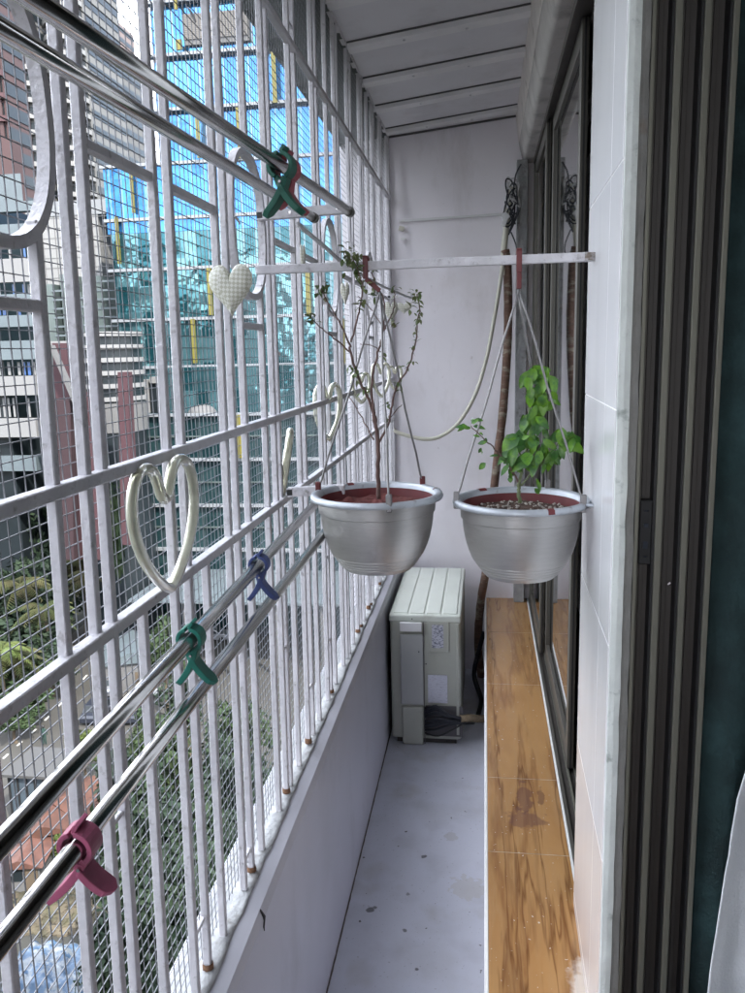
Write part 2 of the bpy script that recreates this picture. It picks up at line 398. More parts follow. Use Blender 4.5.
# roof: sloping sheet with battens
rz = lambda x: 2.322 + (x+.38)*.098
rf = empty('balcony_roof', (-.1, 1.5, 2.35), 'grey painted sheet roof with cross ribs sloping over the balcony', 'roof')
g = MB(); x0, x1 = -.395, .30
for (ya, yb) in ((-1.2, YB+.1),):
    n = len(g.v)
    for dz in (0, .02):
        for x in (x0, x1):
            for y in (ya, yb): g.v.append((x, y, rz(x)+dz))
    g.f += [(n,n+1,n+3,n+2),(n+4,n+6,n+7,n+5),(n,n+2,n+6,n+4),(n+1,n+5,n+7,n+3),(n,n+4,n+5,n+1),(n+2,n+3,n+7,n+6)]
g.build('sheet', M_roof, rf)
rib_y = [3.37, 3.06, 2.76, 2.45, 2.14, 1.83, 1.52, 1.21, .90, .59]
for i, y in enumerate(rib_y):
    g = MB(); w = .055
    pr = []
    for x in (x0+.004, .145):
        z = rz(x); yy = y + (.03 if x < 0 else -.0)
        pr.append([(x, yy-w/2, z-.0005), (x, yy-w/2+.004, z-.016), (x, yy+w/2-.003, z-.016), (x, yy+w/2, z-.0005)])
    n = len(g.v)
    for P in pr: g.v += P
    g.f += [(n,n+1,n+5,n+4),(n+1,n+2,n+6,n+5),(n+2,n+3,n+7,n+6),(n,n+3,n+2,n+1),(n+4,n+5,n+6,n+7)]
    rb = g.build('rib', M_rib, rf)
    s = MB().bar((x0+.004, y+.03-w/2-.004, rz(x0)-.0022), (.145, y-w/2-.004, rz(.145)-.0022), .0042, .004)
    s.build('joint', M_joint, rb)
    for k in (0.3, .62):
        xx = x0+(x1-x0)*k*.8; c = (xx, y+.02, rz(xx)-.017)
        MB().lathe([(0,-.003),(.004,-.002),(.005,.001)], c, 8).build('screw', M_roof, rb)
# dark gap over the end wall
MB().bar((x0, YB-.004, rz(x0)-.004), (.14, YB-.004, rz(.14)-.004), .006, .007).build('end_joint', M_joint, rf)
# awning outside
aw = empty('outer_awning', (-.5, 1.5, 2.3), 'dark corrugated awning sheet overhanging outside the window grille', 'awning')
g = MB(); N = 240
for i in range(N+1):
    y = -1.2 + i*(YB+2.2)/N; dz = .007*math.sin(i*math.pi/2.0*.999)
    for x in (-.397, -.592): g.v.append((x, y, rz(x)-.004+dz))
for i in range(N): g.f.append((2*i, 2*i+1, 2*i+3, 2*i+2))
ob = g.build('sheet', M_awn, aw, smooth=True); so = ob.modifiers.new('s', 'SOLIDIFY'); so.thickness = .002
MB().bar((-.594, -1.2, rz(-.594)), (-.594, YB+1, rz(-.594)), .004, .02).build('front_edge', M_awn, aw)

# concrete beam over the windows
bm_ = empty('window_beam', (.2, 1.5, 2.3), 'rough plastered beam above the sliding windows', 'beam')
def extr(sect, y0, y1):
    g = MB(); n = len(sect)
    for y in (y0, y1):
        for (x, z) in sect: g.v.append((x, y, z))
    g.f.append(tuple(range(n))); g.f.append(tuple(reversed(range(n, 2*n))))
    for i in range(n):
        j = (i+1) % n; g.f.append((i, n+i, n+j, j))
    return g
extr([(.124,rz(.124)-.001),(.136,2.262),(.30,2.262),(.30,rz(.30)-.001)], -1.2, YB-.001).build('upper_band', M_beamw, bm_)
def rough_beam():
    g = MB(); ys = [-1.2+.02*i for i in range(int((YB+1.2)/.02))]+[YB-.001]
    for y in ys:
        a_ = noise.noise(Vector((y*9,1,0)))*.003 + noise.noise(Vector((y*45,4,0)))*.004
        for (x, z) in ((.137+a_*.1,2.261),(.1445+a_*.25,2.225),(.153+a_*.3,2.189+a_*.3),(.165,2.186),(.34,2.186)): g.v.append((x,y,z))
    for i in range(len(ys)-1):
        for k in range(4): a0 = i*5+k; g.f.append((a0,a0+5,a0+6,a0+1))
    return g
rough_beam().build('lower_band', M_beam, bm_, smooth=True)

# own building mass: the apartment block we stand in (above, below, behind)
M_own = mat('own_facade', (.62,.61,.60), .8, var=.06, vscale=.3)
M_owng = mat('own_windows', (.05,.07,.08), .15, spec=.8)
ow = empty('apartment_block', (8, -4, -30), 'pale apartment block that carries the balcony, seen only beside and behind it', 'building')
g = MB(); g.box(.46, 16, -14, 3.9, -30, -.125); g.box(.46, 16, -14, 3.9, 2.75, 13)
g.box(.46,16,3.63,3.9,-.124,2.749); g.box(3.2,16,-14,3.629,-.124,2.749); g.box(.46,3.199,-14,-1.45,-.124,2.749)
g.build('wall', M_own, ow)
MB().box(-.46, .459, -1.6, YB+.12, -.30, -.121).build('balcony_slab', M_own, ow)
for k in range(-9, 4):
    z = k*3.05-.2
    if k == 0: continue
    if abs(k) <= 5 or True:
        MB().box(-.46, .459, -12 if k != -1 else -1.3, 3.4, z, z+.9).build('balcony_front', M_own, ow)
for k in range(-9, 4):
    if k == 0: continue
    MB().box(.44, .4595, -11, 3.2, k*3.05+.9, k*3.05+2.4).build('window_band', M_owng, ow)
# unseen wall behind the camera, height set to hold light off the floor
tag(MB().box(-.46, .459, -1.32, -1.2, -.12, 1.25).build('rear_shade_wall', M_lilac), 'lilac parapet at the near end of the balcony behind the viewer', 'wall')

# room behind the windows
rm = empty('room', (1.5, 1, 0), 'dim room behind the sliding windows', 'room')
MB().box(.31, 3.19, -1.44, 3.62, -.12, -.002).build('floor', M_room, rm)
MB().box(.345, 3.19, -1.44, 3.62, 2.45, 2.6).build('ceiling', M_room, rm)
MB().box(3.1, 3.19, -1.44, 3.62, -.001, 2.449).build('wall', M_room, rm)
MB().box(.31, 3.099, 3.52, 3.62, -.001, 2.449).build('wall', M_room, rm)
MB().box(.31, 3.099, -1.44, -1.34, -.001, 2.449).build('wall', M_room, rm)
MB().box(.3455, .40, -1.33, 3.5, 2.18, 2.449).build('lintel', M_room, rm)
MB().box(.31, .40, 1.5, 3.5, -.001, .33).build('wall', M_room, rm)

# ================================================================== PILLAR (tiled)
pl = empty('tiled_pillar', (.25, 1.3, 0), 'pillar clad in pale marble tiles between the two sliding windows', 'pillar')
MB().box(.194, .40, 1.128, 1.475, 0.0, 2.185).build('core', M_cement, pl)
tz = [0.0, .04, .37, .70, 1.035, 1.365, 1.68, 2.0, 2.184]
XN, XF, YN, YF = .172, .178, 1.10, 1.480
for i in range(len(tz)-1):
    z0, z1 = tz[i]+.0012, tz[i+1]-.0012
    for (ya, yb) in ((YN, YN+.108), (YN+.1094, YF)):
        fa = XN+(XF-XN)*(ya-YN)/(YF-YN); fb = XN+(XF-XN)*(yb-YN)/(YF-YN)
        g = MB(); n = 0
        g.v = [(fa,ya,z0),(fb,yb,z0),(.1935,yb,z0),(.1935,ya,z0),(fa,ya,z1),(fb,yb,z1),(.1935,yb,z1),(.1935,ya,z1)]
        g.f = [(3,2,1,0),(4,5,6,7),(0,1,5,4),(1,2,6,5),(2,3,7,6),(3,0,4,7)]
        g.build('tile', M_tile if z0 > .69 else M_tile2, pl, bevel=.0006)
g = MB(); 
g.v=[(XN+.0012,YN+.0015,.01),(XF+.0012,YF-.001,.01),(.1932,YF-.001,.01),(.1932,YN+.0015,.01),(XN+.0012,YN+.0015,2.18),(XF+.0012,YF-.001,2.18),(.1932,YF-.001,2.18),(.1932,YN+.0015,2.18)]
g.f=[(3,2,1,0),(4,5,6,7),(0,1,5,4),(1,2,6,5),(2,3,7,6),(3,0,4,7)]
g.build('grout', M_grout, pl)
# raw white tile edge facing the viewer
def rough_strip(x0, x1, y, z0, z1, amp, nz, name, m, par, depth=.006, seed=0):
    g = MB()
    for i in range(nz+1):
        z = z0+(z1-z0)*i/nz
        a_ = amp*noise.noise(Vector((z*25, seed, 0)))+amp*.6*noise.noise(Vector((z*80, seed+3, 0)))
        b_ = amp*noise.noise(Vector((z*21, seed+9, 0)))
        for (x, yy) in ((x0, y+depth), (x0+a_*.15, y), ((x0+x1)/2, y-.001+b_*.3), (x1+b_, y), (x1+b_, y+depth)): g.v.append((x, yy, z))
    for i in range(nz):
        for k in range(4): a0 = i*5+k; g.f.append((a0, a0+1, a0+6, a0+5))
    return g.build(name, m, par, smooth=False)
rough_strip(.1735, .189, 1.094, 0, 2.18, .0012, 260, 'raw_edge', M_tedge, pl, .005, 1)
rough_strip(.1885, .2005, 1.098, 0, 2.18, .0015, 260, 'mortar', M_cement, pl, .028, 5)

# ================================================================== NEAR SLIDING DOOR FRAME (jamb with three tracks)
jf = empty('sliding_door_frame', (.25, 1.12, 0), 'dark brown aluminium door jamb with three vertical track channels', 'door frame')
MB().box(.2012, .312, 1.127, 1.16, 0, 2.18).build('back_plate', M_aludk, jf)
MB().box(.2015, .2065, 1.098, 1.1265, 0, 2.18).build('track_fin', M_aluL, jf, bevel=.0006)
for (xa, xb, ya) in ((.2290,.2375,1.098), (.2630,.2710,1.098), (.2960,.3030,1.098)):
    f = MB().box(xa, xb, ya, 1.1265, 0, 2.18).build('track_fin', M_aluL, jf, bevel=.0007)
    MB().box(xa-.0035, xa-.0006, ya+.004, 1.1265, 0, 2.18).build('channel_side_shade', M_black, f)  # black strip paints the shaded channel side left of the fin
for (xa, xb) in ((.2075,.2110), (.2385,.2420), (.2720,.2755)):
    MB().box(xa, xb, 1.110, 1.1268, 0, 2.18).build('channel_lip', M_alu, jf, bevel=.0005)
for (xa, xb) in ((.2135,.2195), (.2450,.2510), (.2790,.2850)):
    MB().box(xa, xb, 1.1215, 1.1269, 0, 2.18).build('channel_rib', M_aludk, jf, bevel=.0005)
lt = MB().box(.2095, .2262, 1.1050, 1.1212, 1.152, 1.242).build('latch_plate', M_black, jf, bevel=.002)
MB().box(.2145,.2205,1.1030,1.1049,1.175,1.185).build('latch_hook', mat('latch_metal', (.06,.07,.09), .3, metal=.8), lt)
MB().box(.2145,.2205,1.1030,1.1049,1.205,1.210).build('latch_hook', bpy.data.materials['latch_metal'], lt)
for z in (1.227, 1.163): MB().lathe([(0,0),(.0025,.0),(.003,.002)], (.2175,1.1035,z), 8).build('screw', bpy.data.materials['latch_metal'], lt)
MB().bar((.253,1.120,1.12),(.256,1.1195,1.123),.002).build('screw', M_steel, jf)
MB().box(.2012, .345, -1.19, 1.16, 2.14, 2.185).build('head_track', M_aludk, jf)

# curtains beyond the jamb
def cloth(name, x0, x1, yc, z0, z1, amp, waves, m, label, cat, edge=None, nx=160, nz=60, seed=0, depth=.0):
    g = MB()
    for j in range(nz+1):
        v = j/nz; z = z0+(z1-z0)*v
        xa = edge(z) if edge else x0
        for i in range(nx+1):
            u = i/nx; x = xa+(x1-xa)*u
            y = yc + amp*math.sin(u*waves*2*math.pi+seed+.6*math.sin(v*3+seed)) + amp*.7*noise.noise(Vector((x*14, z*3, seed))) + .004*noise.noise(Vector((x*40, z*24, seed)))
            g.v.append((x, y, z))
    for j in range(nz):
        for i in range(nx):
            a0 = j*(nx+1)+i; g.f.append((a0, a0+1, a0+nx+2, a0+nx+1))
    o = g.build(name, m, smooth=True); s = o.modifiers.new('s', 'SOLIDIFY'); s.thickness = .002
    return tag(o, label, cat)
cloth('green_curtain', .3065, .85, 1.106, .02, 2.17, .008, 5, M_curtain, 'dark teal green curtain gathered beside the sliding door jamb', 'curtain', seed=2)
cloth('white_cloth', .33, .75, 1.03, .02, 1.02, .010, 4, M_sheer, 'white cloth hanging at the lower right in front of the green curtain', 'cloth',
      edge=lambda z: .305+max(0, (z-.50))*.075+.02*max(0,(z-.85))*6, seed=5)

# ================================================================== FAR SLIDING WINDOW
fwn = empty('sliding_window', (.24, 2.5, .345), 'brown aluminium sliding window above the marble ledge', 'window')
YW0, YW1 = 1.484, 3.42
for (xa, xb, h, m_) in ((.1925,.2000,.012,M_alu),(.2005,.2150,.004,M_aludk),(.2155,.2200,.014,M_aluL),(.2205,.2340,.004,M_aludk),(.2345,.2385,.014,M_aluL),(.2390,.2550,.004,M_aludk),(.2555,.2600,.014,M_aluL),(.2605,.2760,.004,M_aludk),(.2765,.30,.018,M_alu)):
    MB().box(xa, xb, YW0, YW1, .330, .337+h).build('bottom_track', m_, fwn)
for (xa, xb, z) in ((.1925,.2000,2.165),(.2005,.2340,2.178),(.2345,.2385,2.160),(.2390,.2760,2.178),(.2765,.30,2.155)):
    MB().box(xa, xb, YW0, YW1, z, 2.1865).build('top_track', M_aludk, fwn)
MB().box(.195,.30,YW1,YW1+.03,.345,2.1865).build('jamb', M_alu, fwn)
MB().box(.1945,.30,YW0-.004,YW0-.0005,.345,2.1865).build('jamb', M_aludk, fwn)
def sash_parts(xa, xb, y0, y1, sw=.045):
    zb, zt = .3525, 2.174
    f = MB(); f.box(xa, xb, y0, y0+sw, zb, zt); f.box(xa, xb, y1-sw, y1, zb, zt)
    f.box(xa, xb, y0+sw+.0002, y1-sw-.0002, zb, zb+.055); f.box(xa, xb, y0+sw+.0002, y1-sw-.0002, zt-.05, zt)
    s = f.build('sash', M_alu, fwn, bevel=.0015)
    xm = (xa+xb)/2
    MB().box(xm-.0025, xm+.0025, y0+sw+.0003, y1-sw-.0003, zb+.0553, zt-.0503).build('pane', M_glassdk, s)
    gk = MB()
    for yy in (y0-.003, ): gk.box(xa+.006, xb-.006, yy, yy+.0028, zb, zt)
    gk.box(xa+.010, xa+.0125, y0+sw+.0003, y0+sw+.003, zb+.056, zt-.051)
    gk.build('gasket', M_black, s)
    return s
sash_parts(.216, .2325, 2.00, 2.80, .04)
sash_parts(.1985, .2145, 2.82, 3.415, .038)
sash_parts(.2400, .2555, 2.70, 3.41, .04)
# white corner post at the end of the window, below the beam
tag(MB().box(.128, .172, 3.435, YB-.001, .3455, 2.188).build('corner_post', M_sill, None, bevel=.002), 'narrow white post between the end wall and the far sliding window', 'post')

# ================================================================== GRILLE
GX = -.40; BW = .0108
gr = empty('window_grille', (GX, 1.6, .57), 'white painted steel grille of vertical bars and ovals enclosing the balcony', 'window grille')
LEAN = .042
def gy(y, z): return y + LEAN*(z-1.33)
def vbar(y, z0, z1, w=BW, name='vertical_bar'):
    n = 10; pts = []
    g = MB(); g.bar((GX, gy(y,z0), z0), (GX, gy(y,z1), z1), w, w, up=(1,0,0)); o = g.build(name, M_bar, gr, bevel=.0012, bseg=1)
    return o
def hrail(y0, y1, z, name='rail', w=BW, x=GX):
    MB().bar((x, gy(y0,z), z), (x, gy(y1,z), z), w, w).build(name, M_bar, gr, bevel=.0012, bseg=1)
ZT, ZU, ZS, ZSL, ZM, ZL, ZB = 2.318, 2.075, 1.662, 1.497, 1.328, 1.163, .565
PER = .738
rr = random.Random(11)
def ringpts(cy, cz, hy, hz, n=56, p=2.35):
    out = []
    for k in range(n):
        a = 2*math.pi*k/n; c, s = math.cos(a), math.sin(a)
        out.append((GX, gy(cy+hy*math.copysign(abs(c)**(2/p), c), cz), cz+hz*math.copysign(abs(s)**(2/p), s)))
    return out
weld = MB()
def add_weld(y, z, r=.009):
    c = Vector((GX+.003, gy(y,z), z)); n = len(weld.v)
    for k in range(5):
        a = k/5*2*math.pi
    weld.lathe([(0,-r*.5),(r*.6,-r*.35),(r*.8,0),(r*.5,r*.35),(0,r*.5)], c, 7)
allow = lambda y: -.30 < y < YB-.03
for k in range(-2, 5):
    B = .75+PER*k
    jit = lambda: rr.uniform(-.003, .003)
    for off in (0, .037, .212, .262, .444, .490):
        y = B+off+jit()
        if allow(y):
            vbar(y, ZB, ZT)
            if rr.random() < .45: MB().lathe([(0,-.002),(.0085,-.001),(.0088,.003),(.0076,.006+rr.random()*.006)], (GX, gy(y,ZB+.01), ZB+.004), 8).build('rust_ring', M_rust, gr, smooth=True)
            if rr.random() < .4: add_weld(y+.007, rr.choice((ZM, ZL, ZU)))
    for off in (.553, .678):
        if allow(B+off): vbar(B+off, ZB, 1.572)
    if allow(B+.615): vbar(B+.615, 1.779, ZT)
    for off in (.115, .335):
        if allow(B+off): vbar(B+off, ZB, ZL)
    for (a_, b_) in ((.037,.212), (.262,.444)):
        if allow(B+a_) and allow(B+b_): hrail(B+a_+BW/2+.0005, B+b_-BW/2-.0005, ZS, 'short_rail')
    if allow(B+.553) and allow(B+.678): hrail(B+.553+BW/2+.0005, B+.678-BW/2-.0005, ZSL, 'short_rail')
    # stubs tying the bar pairs together
    for (a_, b_, z) in ((0,.037,.90), (.212,.262,.73), (.444,.49,1.02), (.212,.262,2.2), (.444,.49,.70)):
        if allow(B+a_) and allow(B+b_): hrail(B+a_+BW/2+.0003, B+b_-BW/2-.0003, z+rr.uniform(-.1,.1), 'spacer', w=.006)
    if allow(B+.515) and allow(B+.715):
        g = MB(); P = ringpts(B+.615, 1.664, .094, .117)
        # flat strip ring
        n = len(g.v); N = len(P); cc = Vector((GX, gy(B+.615,1.664), 1.664))
        for p in P:
            p = Vector(p); d = (p-cc).normalized()
            for (dx, dr) in ((-.0064,-.0055),(.0064,-.0055),(.0064,.0055),(-.0064,.0055)): g.v.append(tuple(p+d*dr+Vector((dx,0,0))))
        for i in range(N):
            j = (i+1) % N
            for q in range(4): g.f.append((i*4+q, i*4+(q+1) % 4, j*4+(q+1) % 4, j*4+q))
        g.build('oval_ring', M_bar, gr)
for z, nm in ((ZM,'middle_rail'), (ZL,'lower_rail'), (ZU,'upper_rail'), (ZT+.004,'top_rail')):
    MB().bar((GX+.0035 if z != ZT+.004 else GX, gy(-.3,z), z), (GX+.0035 if z != ZT+.004 else GX, YB-.002, z), .0145, .0130).build(nm, M_bar, gr, bevel=.0012, bseg=1)
MB().bar((GX, YB-.012, ZB), (GX, YB-.012, ZT), .016, .016).build('end_post', M_bar, gr, bevel=.0012, bseg=1)
weld.build('weld', M_bar, gr, smooth=True)
# wire mesh outside the bars
g = MB(); PI_ = .0163; MXp = GX-.0105; hw = .00049
def wob(y, z): return MXp + .0016*noise.noise(Vector((y*5, z*5, 0)))
y = -.25; zs = [ .575+ i*.16 for i in range(12)]
cnt = 0
while y < YB-.01:
    yo = .0012*noise.noise(Vector((y*31, 0, 5)))
    for i in range(11):
        z0, z1 = zs[i], zs[i+1]
        if z1 > 2.335: z1 = 2.335
        ya = y+yo+.0018*noise.noise(Vector((y*7, z0*6, 2))); yb = y+yo+.0018*noise.noise(Vector((y*7, z1*6, 2)))
        g.bar((wob(y,z0), ya, z0), (wob(y,z1), yb, z1), hw*2)
    y += PI_; cnt += 1
z = .58
yy_ = [-.25+i*.25 for i in range(16)]
while z < 2.33:
    zo = .0012*noise.noise(Vector((z*31, 3, 5)))
    for i in range(15):
        y0, y1 = yy_[i], min(yy_[i+1], YB-.01)
        za = z+zo+.0020*noise.noise(Vector((y0*6, z*7, 8))); zb = z+zo+.0020*noise.noise(Vector((y1*6, z*7, 8)))
        g.bar((wob(y0,z)-.0012, y0, za), (wob(y1,z)-.0012, y1, zb), hw*2)
    z += PI_
g.build('wire_mesh', M_mesh, gr)
# twisted wires and ties on the bars
for (y, z) in ((1.33,1.79),(1.27,1.66),(1.50,1.45),(1.10,1.90)):
    p = [(GX+.010, gy(y,z)+.02*math.sin(a), z+.004*math.cos(a*1.7)) for a in [i*.5 for i in range(8)]]
    MB().tube(smoothpath(p,3), .0012, 5).build('wire_tie', M_whitetube, gr)

# ================================================================== RODS, BRACKETS, HANGING BAR
def rod(a, b_, label, name='clothes_rod', r=.0078):
    a = Vector(a); b_ = Vector(b_)
    t = empty(name, a, label, 'clothes rod', 'steel clothes rods along the grille')
    MB().tube([a, b_], r, 24).build('tube', M_steel, t, smooth=True)
    MB().tube([b_-(b_-a).normalized()*.012, b_+(b_-a).normalized()*.002], r*1.12, 20).build('end_cap', M_alu, t, smooth=False)
    return t
def ext(a, b_, t): a = Vector(a); b_ = Vector(b_); return a+(a-b_)*t
rA0, rA1 = at(34,0,.555), at(350,212,1.452)
rB0, rB1 = at(0,28,.580), at(314,218,1.452)
rC0, rC1 = at(0,845,.412), at(316,503,1.43)
rD0, rD1 = at(0,944,.420), at(330,526,1.43)
rod(ext(rA0,rA1,.5), rA1, 'upper steel clothes rod nearer the room, ending flush at the white plate tip')
rod(ext(rB0,rB1,.5), rB1, 'upper steel clothes rod nearer the grille, ending mid plate')
rod(ext(rC0,rC1,.5), rC1, 'lower steel clothes rod nearer the grille, holding the green and blue clips')
rod(ext(rD0,rD1,.5), rD1, 'lower steel clothes rod nearer the floor, gripped by the pink clip')
def bracket(a, b_, h, label, hollow=False):
    t = empty('rod_bracket', a, label, 'bracket', 'white brackets holding the clothes rods')
    MB().bar(a, b_, .016, h).build('plate', M_bar, t, bevel=.001)
    d = (Vector(b_)-Vector(a)).normalized()
    MB().bar(Vector(a)-d*.0006+Vector((0,-.0005,0)), Vector(a)+d*.010+Vector((0,-.0005,0)), .0155, h*.62).build('socket', M_black, t)  # black insert paints the dark hollow of the open tube end
    for q in (.35, .85):
        c = Vector(a).lerp(Vector(b_), q)+Vector((0,-.0082,0))
        MB().tube([c, c+Vector((0,-.002,0))], .003, 8).build('screw', M_steel, t)
    return t
bracket(at(258,216,1.462), at(353,208,1.462), .0165, 'white bracket plate behind the tips of the two upper clothes rods')
bracket(at(288,492,1.445), at(345,489,1.445), .0175, 'white bracket plate beside the left pot carrying the two lower rods')
t = bracket(at(388,297,3.12), at(413,295,3.12), .014, 'small white bracket plate on the far part of the grille')
# sagging rope
P = [at(298,224,1.47), at(306,231,1.52), at(325,247,1.65), at(342,262,1.85), at(360,274,2.15), at(378,284,2.5), at(396,292,2.85), at(411,298,3.1)]
tag(MB().tube(smoothpath(P,5), .0042, 8).build('clothesline', M_whitetube, smooth=True), 'sagging white coated clothesline running from the upper bracket to the far one', 'clothesline')
# cross bar that carries the pots
YH = 1.385
hb = empty('hanging_bar', at(430,263,YH), 'white square bar spanning the balcony that carries both pots', 'bar')
a, b_ = at(248,270.5,YH), at(597,256.5,YH); a.x = GX+.01
MB().bar(a, b_, .013, .0145).build('tube', M_bar, hb, bevel=.0015)
MB().bar(b_-Vector((.020,.0085,0)), b_-Vector((.001,.0085,0)), .002, .0125).build('rusty_end', mat('brown_stain', (.20,.16,.13), .9, var=.5, vscale=150, color2=(.42,.40,.40), mixscale=120), hb)

# ================================================================== POTS
def pot(cx, cy, zr, label, kind):
    t = empty('hanging_pot', (cx, cy, zr-.137), label, 'hanging pot', 'silver hanging pots')
    c = (cx, cy, zr)
    prof = [(0,-.137),(.052,-.137),(.060,-.1355),(.0640,-.1305),(.0655,-.1300),(.0672,-.1275),(.0672,-.1255),(.0694,-.1248),(.0712,-.1222),(.0712,-.1200),(.0735,-.1193),(.0752,-.1163),(.0752,-.1143),(.0775,-.1135),(.0790,-.1105),(.0790,-.1085),(.0815,-.1077),(.0840,-.1030),
            (.0892,-.090),(.0930,-.078),(.0962,-.064),(.0985,-.050),(.0996,-.037),(.0998,-.0335),(.1024,-.0320),(.1030,-.024),(.1036,-.014),(.1040,-.007)]
    pb_ = MB().lathe(prof, c, 96).build('body', M_pot, t, smooth=True)
    try: pb_.data.set_sharp_from_angle(angle=R_(24))
    except Exception: pass
    rim = [(.1030,-.008),(.1110,-.0105),(.1155,-.010),(.1168,-.006),(.1150,-.001),(.1110,.0008),(.1060,0),(.1020,-.003),(.1000,-.012),(.0975,-.030),(.094,-.050)]
    MB().lathe(rim, c, 72).build('rim', M_potrim, t, smooth=True)
    # painted band inside
    band = [(.0989,-.009),(.0965,-.024),(.0932,-.045)]
    MB().lathe(band, c, 72).build('inner_band', M_red, t, smooth=True)
    g = MB(); n = 26
    for i in range(n+1):
        r = .095*i/n
        for k in range(48):
            a_ = 2*math.pi*k/48; x, y = r*math.cos(a_), r*math.sin(a_)
            g.v.append((cx+x, cy+y, zr-.024+(.010 if kind == 'L' else .005)*noise.noise(Vector((x*60,y*60,cx)))+.003*noise.noise(Vector((x*200,y*200,cx)))))
    for i in range(n):
        for k in range(48): l=(k+1)%48; g.f.append((i*48+k, i*48+l, (i+1)*48+l, (i+1)*48+k))
    g.build('soil', M_redclay if kind == 'L' else M_soil, t, smooth=True)
    return t
cL = (-.188, 1.372, 1.206); cR = (.0615, 1.372, 1.196)
pL = pot(*cL, 'silver hanging pot with a bare leggy shrub, on the left near the grille', 'L')
pR = pot(*cR, 'silver hanging pot with a leafy green herb, on the right by the pillar', 'R')
def hanger(pot_o, c, apex, angs, hook_top, label):
    ax = Vector(apex); objs = []
    for a_ in angs:
        e = Vector((c[0]+.1115*math.cos(a_), c[1]+.1115*math.sin(a_), c[2]-.001))
        d = (ax-e)
        w = MB(); P = [e+Vector((0,0,-.012)), e+Vector((0,0,.004)), e+d*.06]
        for q in range(1, 9): P.append(e+d*(.06+.94*q/8)+Vector((.0012*math.sin(q*1.3+a_), .0012*math.cos(q*1.7), 0)))
        w.tube(P, .0019, 7).build('hanger_wire', M_wire, pot_o, smooth=True)
        cl = MB().bar(e+Vector((0,0,-.014)), e+Vector((0,0,.016)), .010, .008)
        cl.build('clip', M_red if (math.degrees(a_) % 360) < 200 and pot_o is pL else M_wire, pot_o, bevel=.002)
    # hook strip
    ht = Vector(hook_top)
    g = MB(); g.bar(ht+Vector((0,-.010,.010)), ht+Vector((0,-.010,-.025)), .009, .003, up=(0,1,0))
    g.bar(ht+Vector((0,-.010,-.025)), ax+Vector((0,0,.002)), .008, .003, up=(0,1,0))
    g.bar(ht+Vector((0,-.012,.0115)), ht+Vector((0,.012,.0115)), .009, .003)
    g.bar(ht+Vector((0,.0105,.0115)), ht+Vector((0,.0105,-.012)), .009, .003, up=(0,1,0))
    g.build('hook', M_red, pot_o, bevel=.001)
hanger(pL, cL, at(380,292,1.372), [R_(168), R_(48), R_(-72)], at(366,264,YH), '')
hanger(pR, cR, at(519,290,1.372), [R_(192), R_(62), R_(-28)], at(519,257,YH), '')
# ear on the right pot's rim, patches of old red paint
g = MB(); e = Vector((cR[0]+.110, cR[1]-.03, cR[2]-.003))
ring = [e+Vector((.004+.014*math.cos(a_), -.010+.020*math.sin(a_), .001)) for a_ in [2*math.pi*k/16 for k in range(16)]]
g.tube(ring, .0032, 8, closed=True).build('ear', M_potrim, pR, smooth=True)
for c, p, lst in ((cR, pR, ((-68,.10),(128,.16))), (cL, pL, ((125,.12),(20,.05)))):
    for dg, wd in lst:
        g = MB(); a0 = R_(dg)
        for k in range(7):
            a_ = a0+wd*(k/6-.5)
            for (r_, z_) in ((.1172,-.0075),(.1160,-.0008),(.1112,.0014),(.1062,.0007),(.1024,-.0022)): g.v.append((c[0]+r_*math.cos(a_), c[1]+r_*math.sin(a_), c[2]+z_))
        for k in range(6):
            for q in range(4): i0 = k*5+q; g.f.append((i0, i0+5, i0+6, i0+1))
        g.build('paint_patch', M_red, p, smooth=True)

# ================================================================== POT PLANTS
def leafquad(g, c, d, up, L, wd, curl=.25):
    """an almond leaf of 8 quads, bent along its length"""
    d = d.normalized(); s = d.cross(up)
    if s.length < 1e-4: s = Vector((1,0,0))
    s.normalize(); nn = s.cross(d).normalized(); n = len(g.v)
    prof = ((0,.04),(.18,.62),(.42,1.0),(.68,.82),(.88,.42),(1.0,.02))
    for (t_, w_) in prof:
        mid = c + d*L*t_ - nn*L*curl*t_*t_
        g.v += [tuple(mid-s*wd*w_/2+nn*wd*.12*w_), tuple(mid), tuple(mid+s*wd*w_/2+nn*wd*.12*w_)]
    for i in range(len(prof)-1):
        a0 = n+i*3; g.f += [(a0,a0+1,a0+4,a0+3),(a0+1,a0+2,a0+5,a0+4)]
rp = random.Random(21)
tp = empty('bare_shrub', (cL[0], cL[1], cL[2]-.036), 'leggy woody shrub with few small leaves in the left pot', 'plant')
def stemline(px, y0, yj, r0, r1, m, par, name='branch'):
    P = []
    for i, (x, y) in enumerate(px): P.append(at(x, y, y0+yj*i/(max(1,len(px)-1))))
    S = smoothpath(P, 5); N = len(S)
    S = [p+Vector((rp.uniform(-.0012,.0012), rp.uniform(-.0012,.0012), rp.uniform(-.001,.001))) if 0 < i < N-1 else p for i, p in enumerate(S)]
    MB().tube(S, [r0+(r1-r0)*i/(N-1) for i in range(N)], 7).build(name, m, par, smooth=True)
    return S
Y0 = 1.372
S1 = stemline([(379,499),(378,470),(378,440),(375,420),(374,412)], Y0, 0, .0040, .0030, M_stem, tp, 'trunk')
S2 = stemline([(377,432),(369,400),(358,378),(351,355),(350,345)], Y0, .01, .0026, .0020, M_stem, tp)
S3 = stemline([(350,345),(338,320),(328,303),(321,288)], Y0+.01, .02, .0018, .0009, M_stem, tp)
S4 = stemline([(350,352),(334,338),(320,327),(313,320)], Y0+.01, -.02, .0016, .0008, M_stem, tp)
S5 = stemline([(351,342),(357,320),(361,300),(362,283),(357,268),(352,256)], Y0+.01, -.02, .0018, .0009, M_stem, tp)
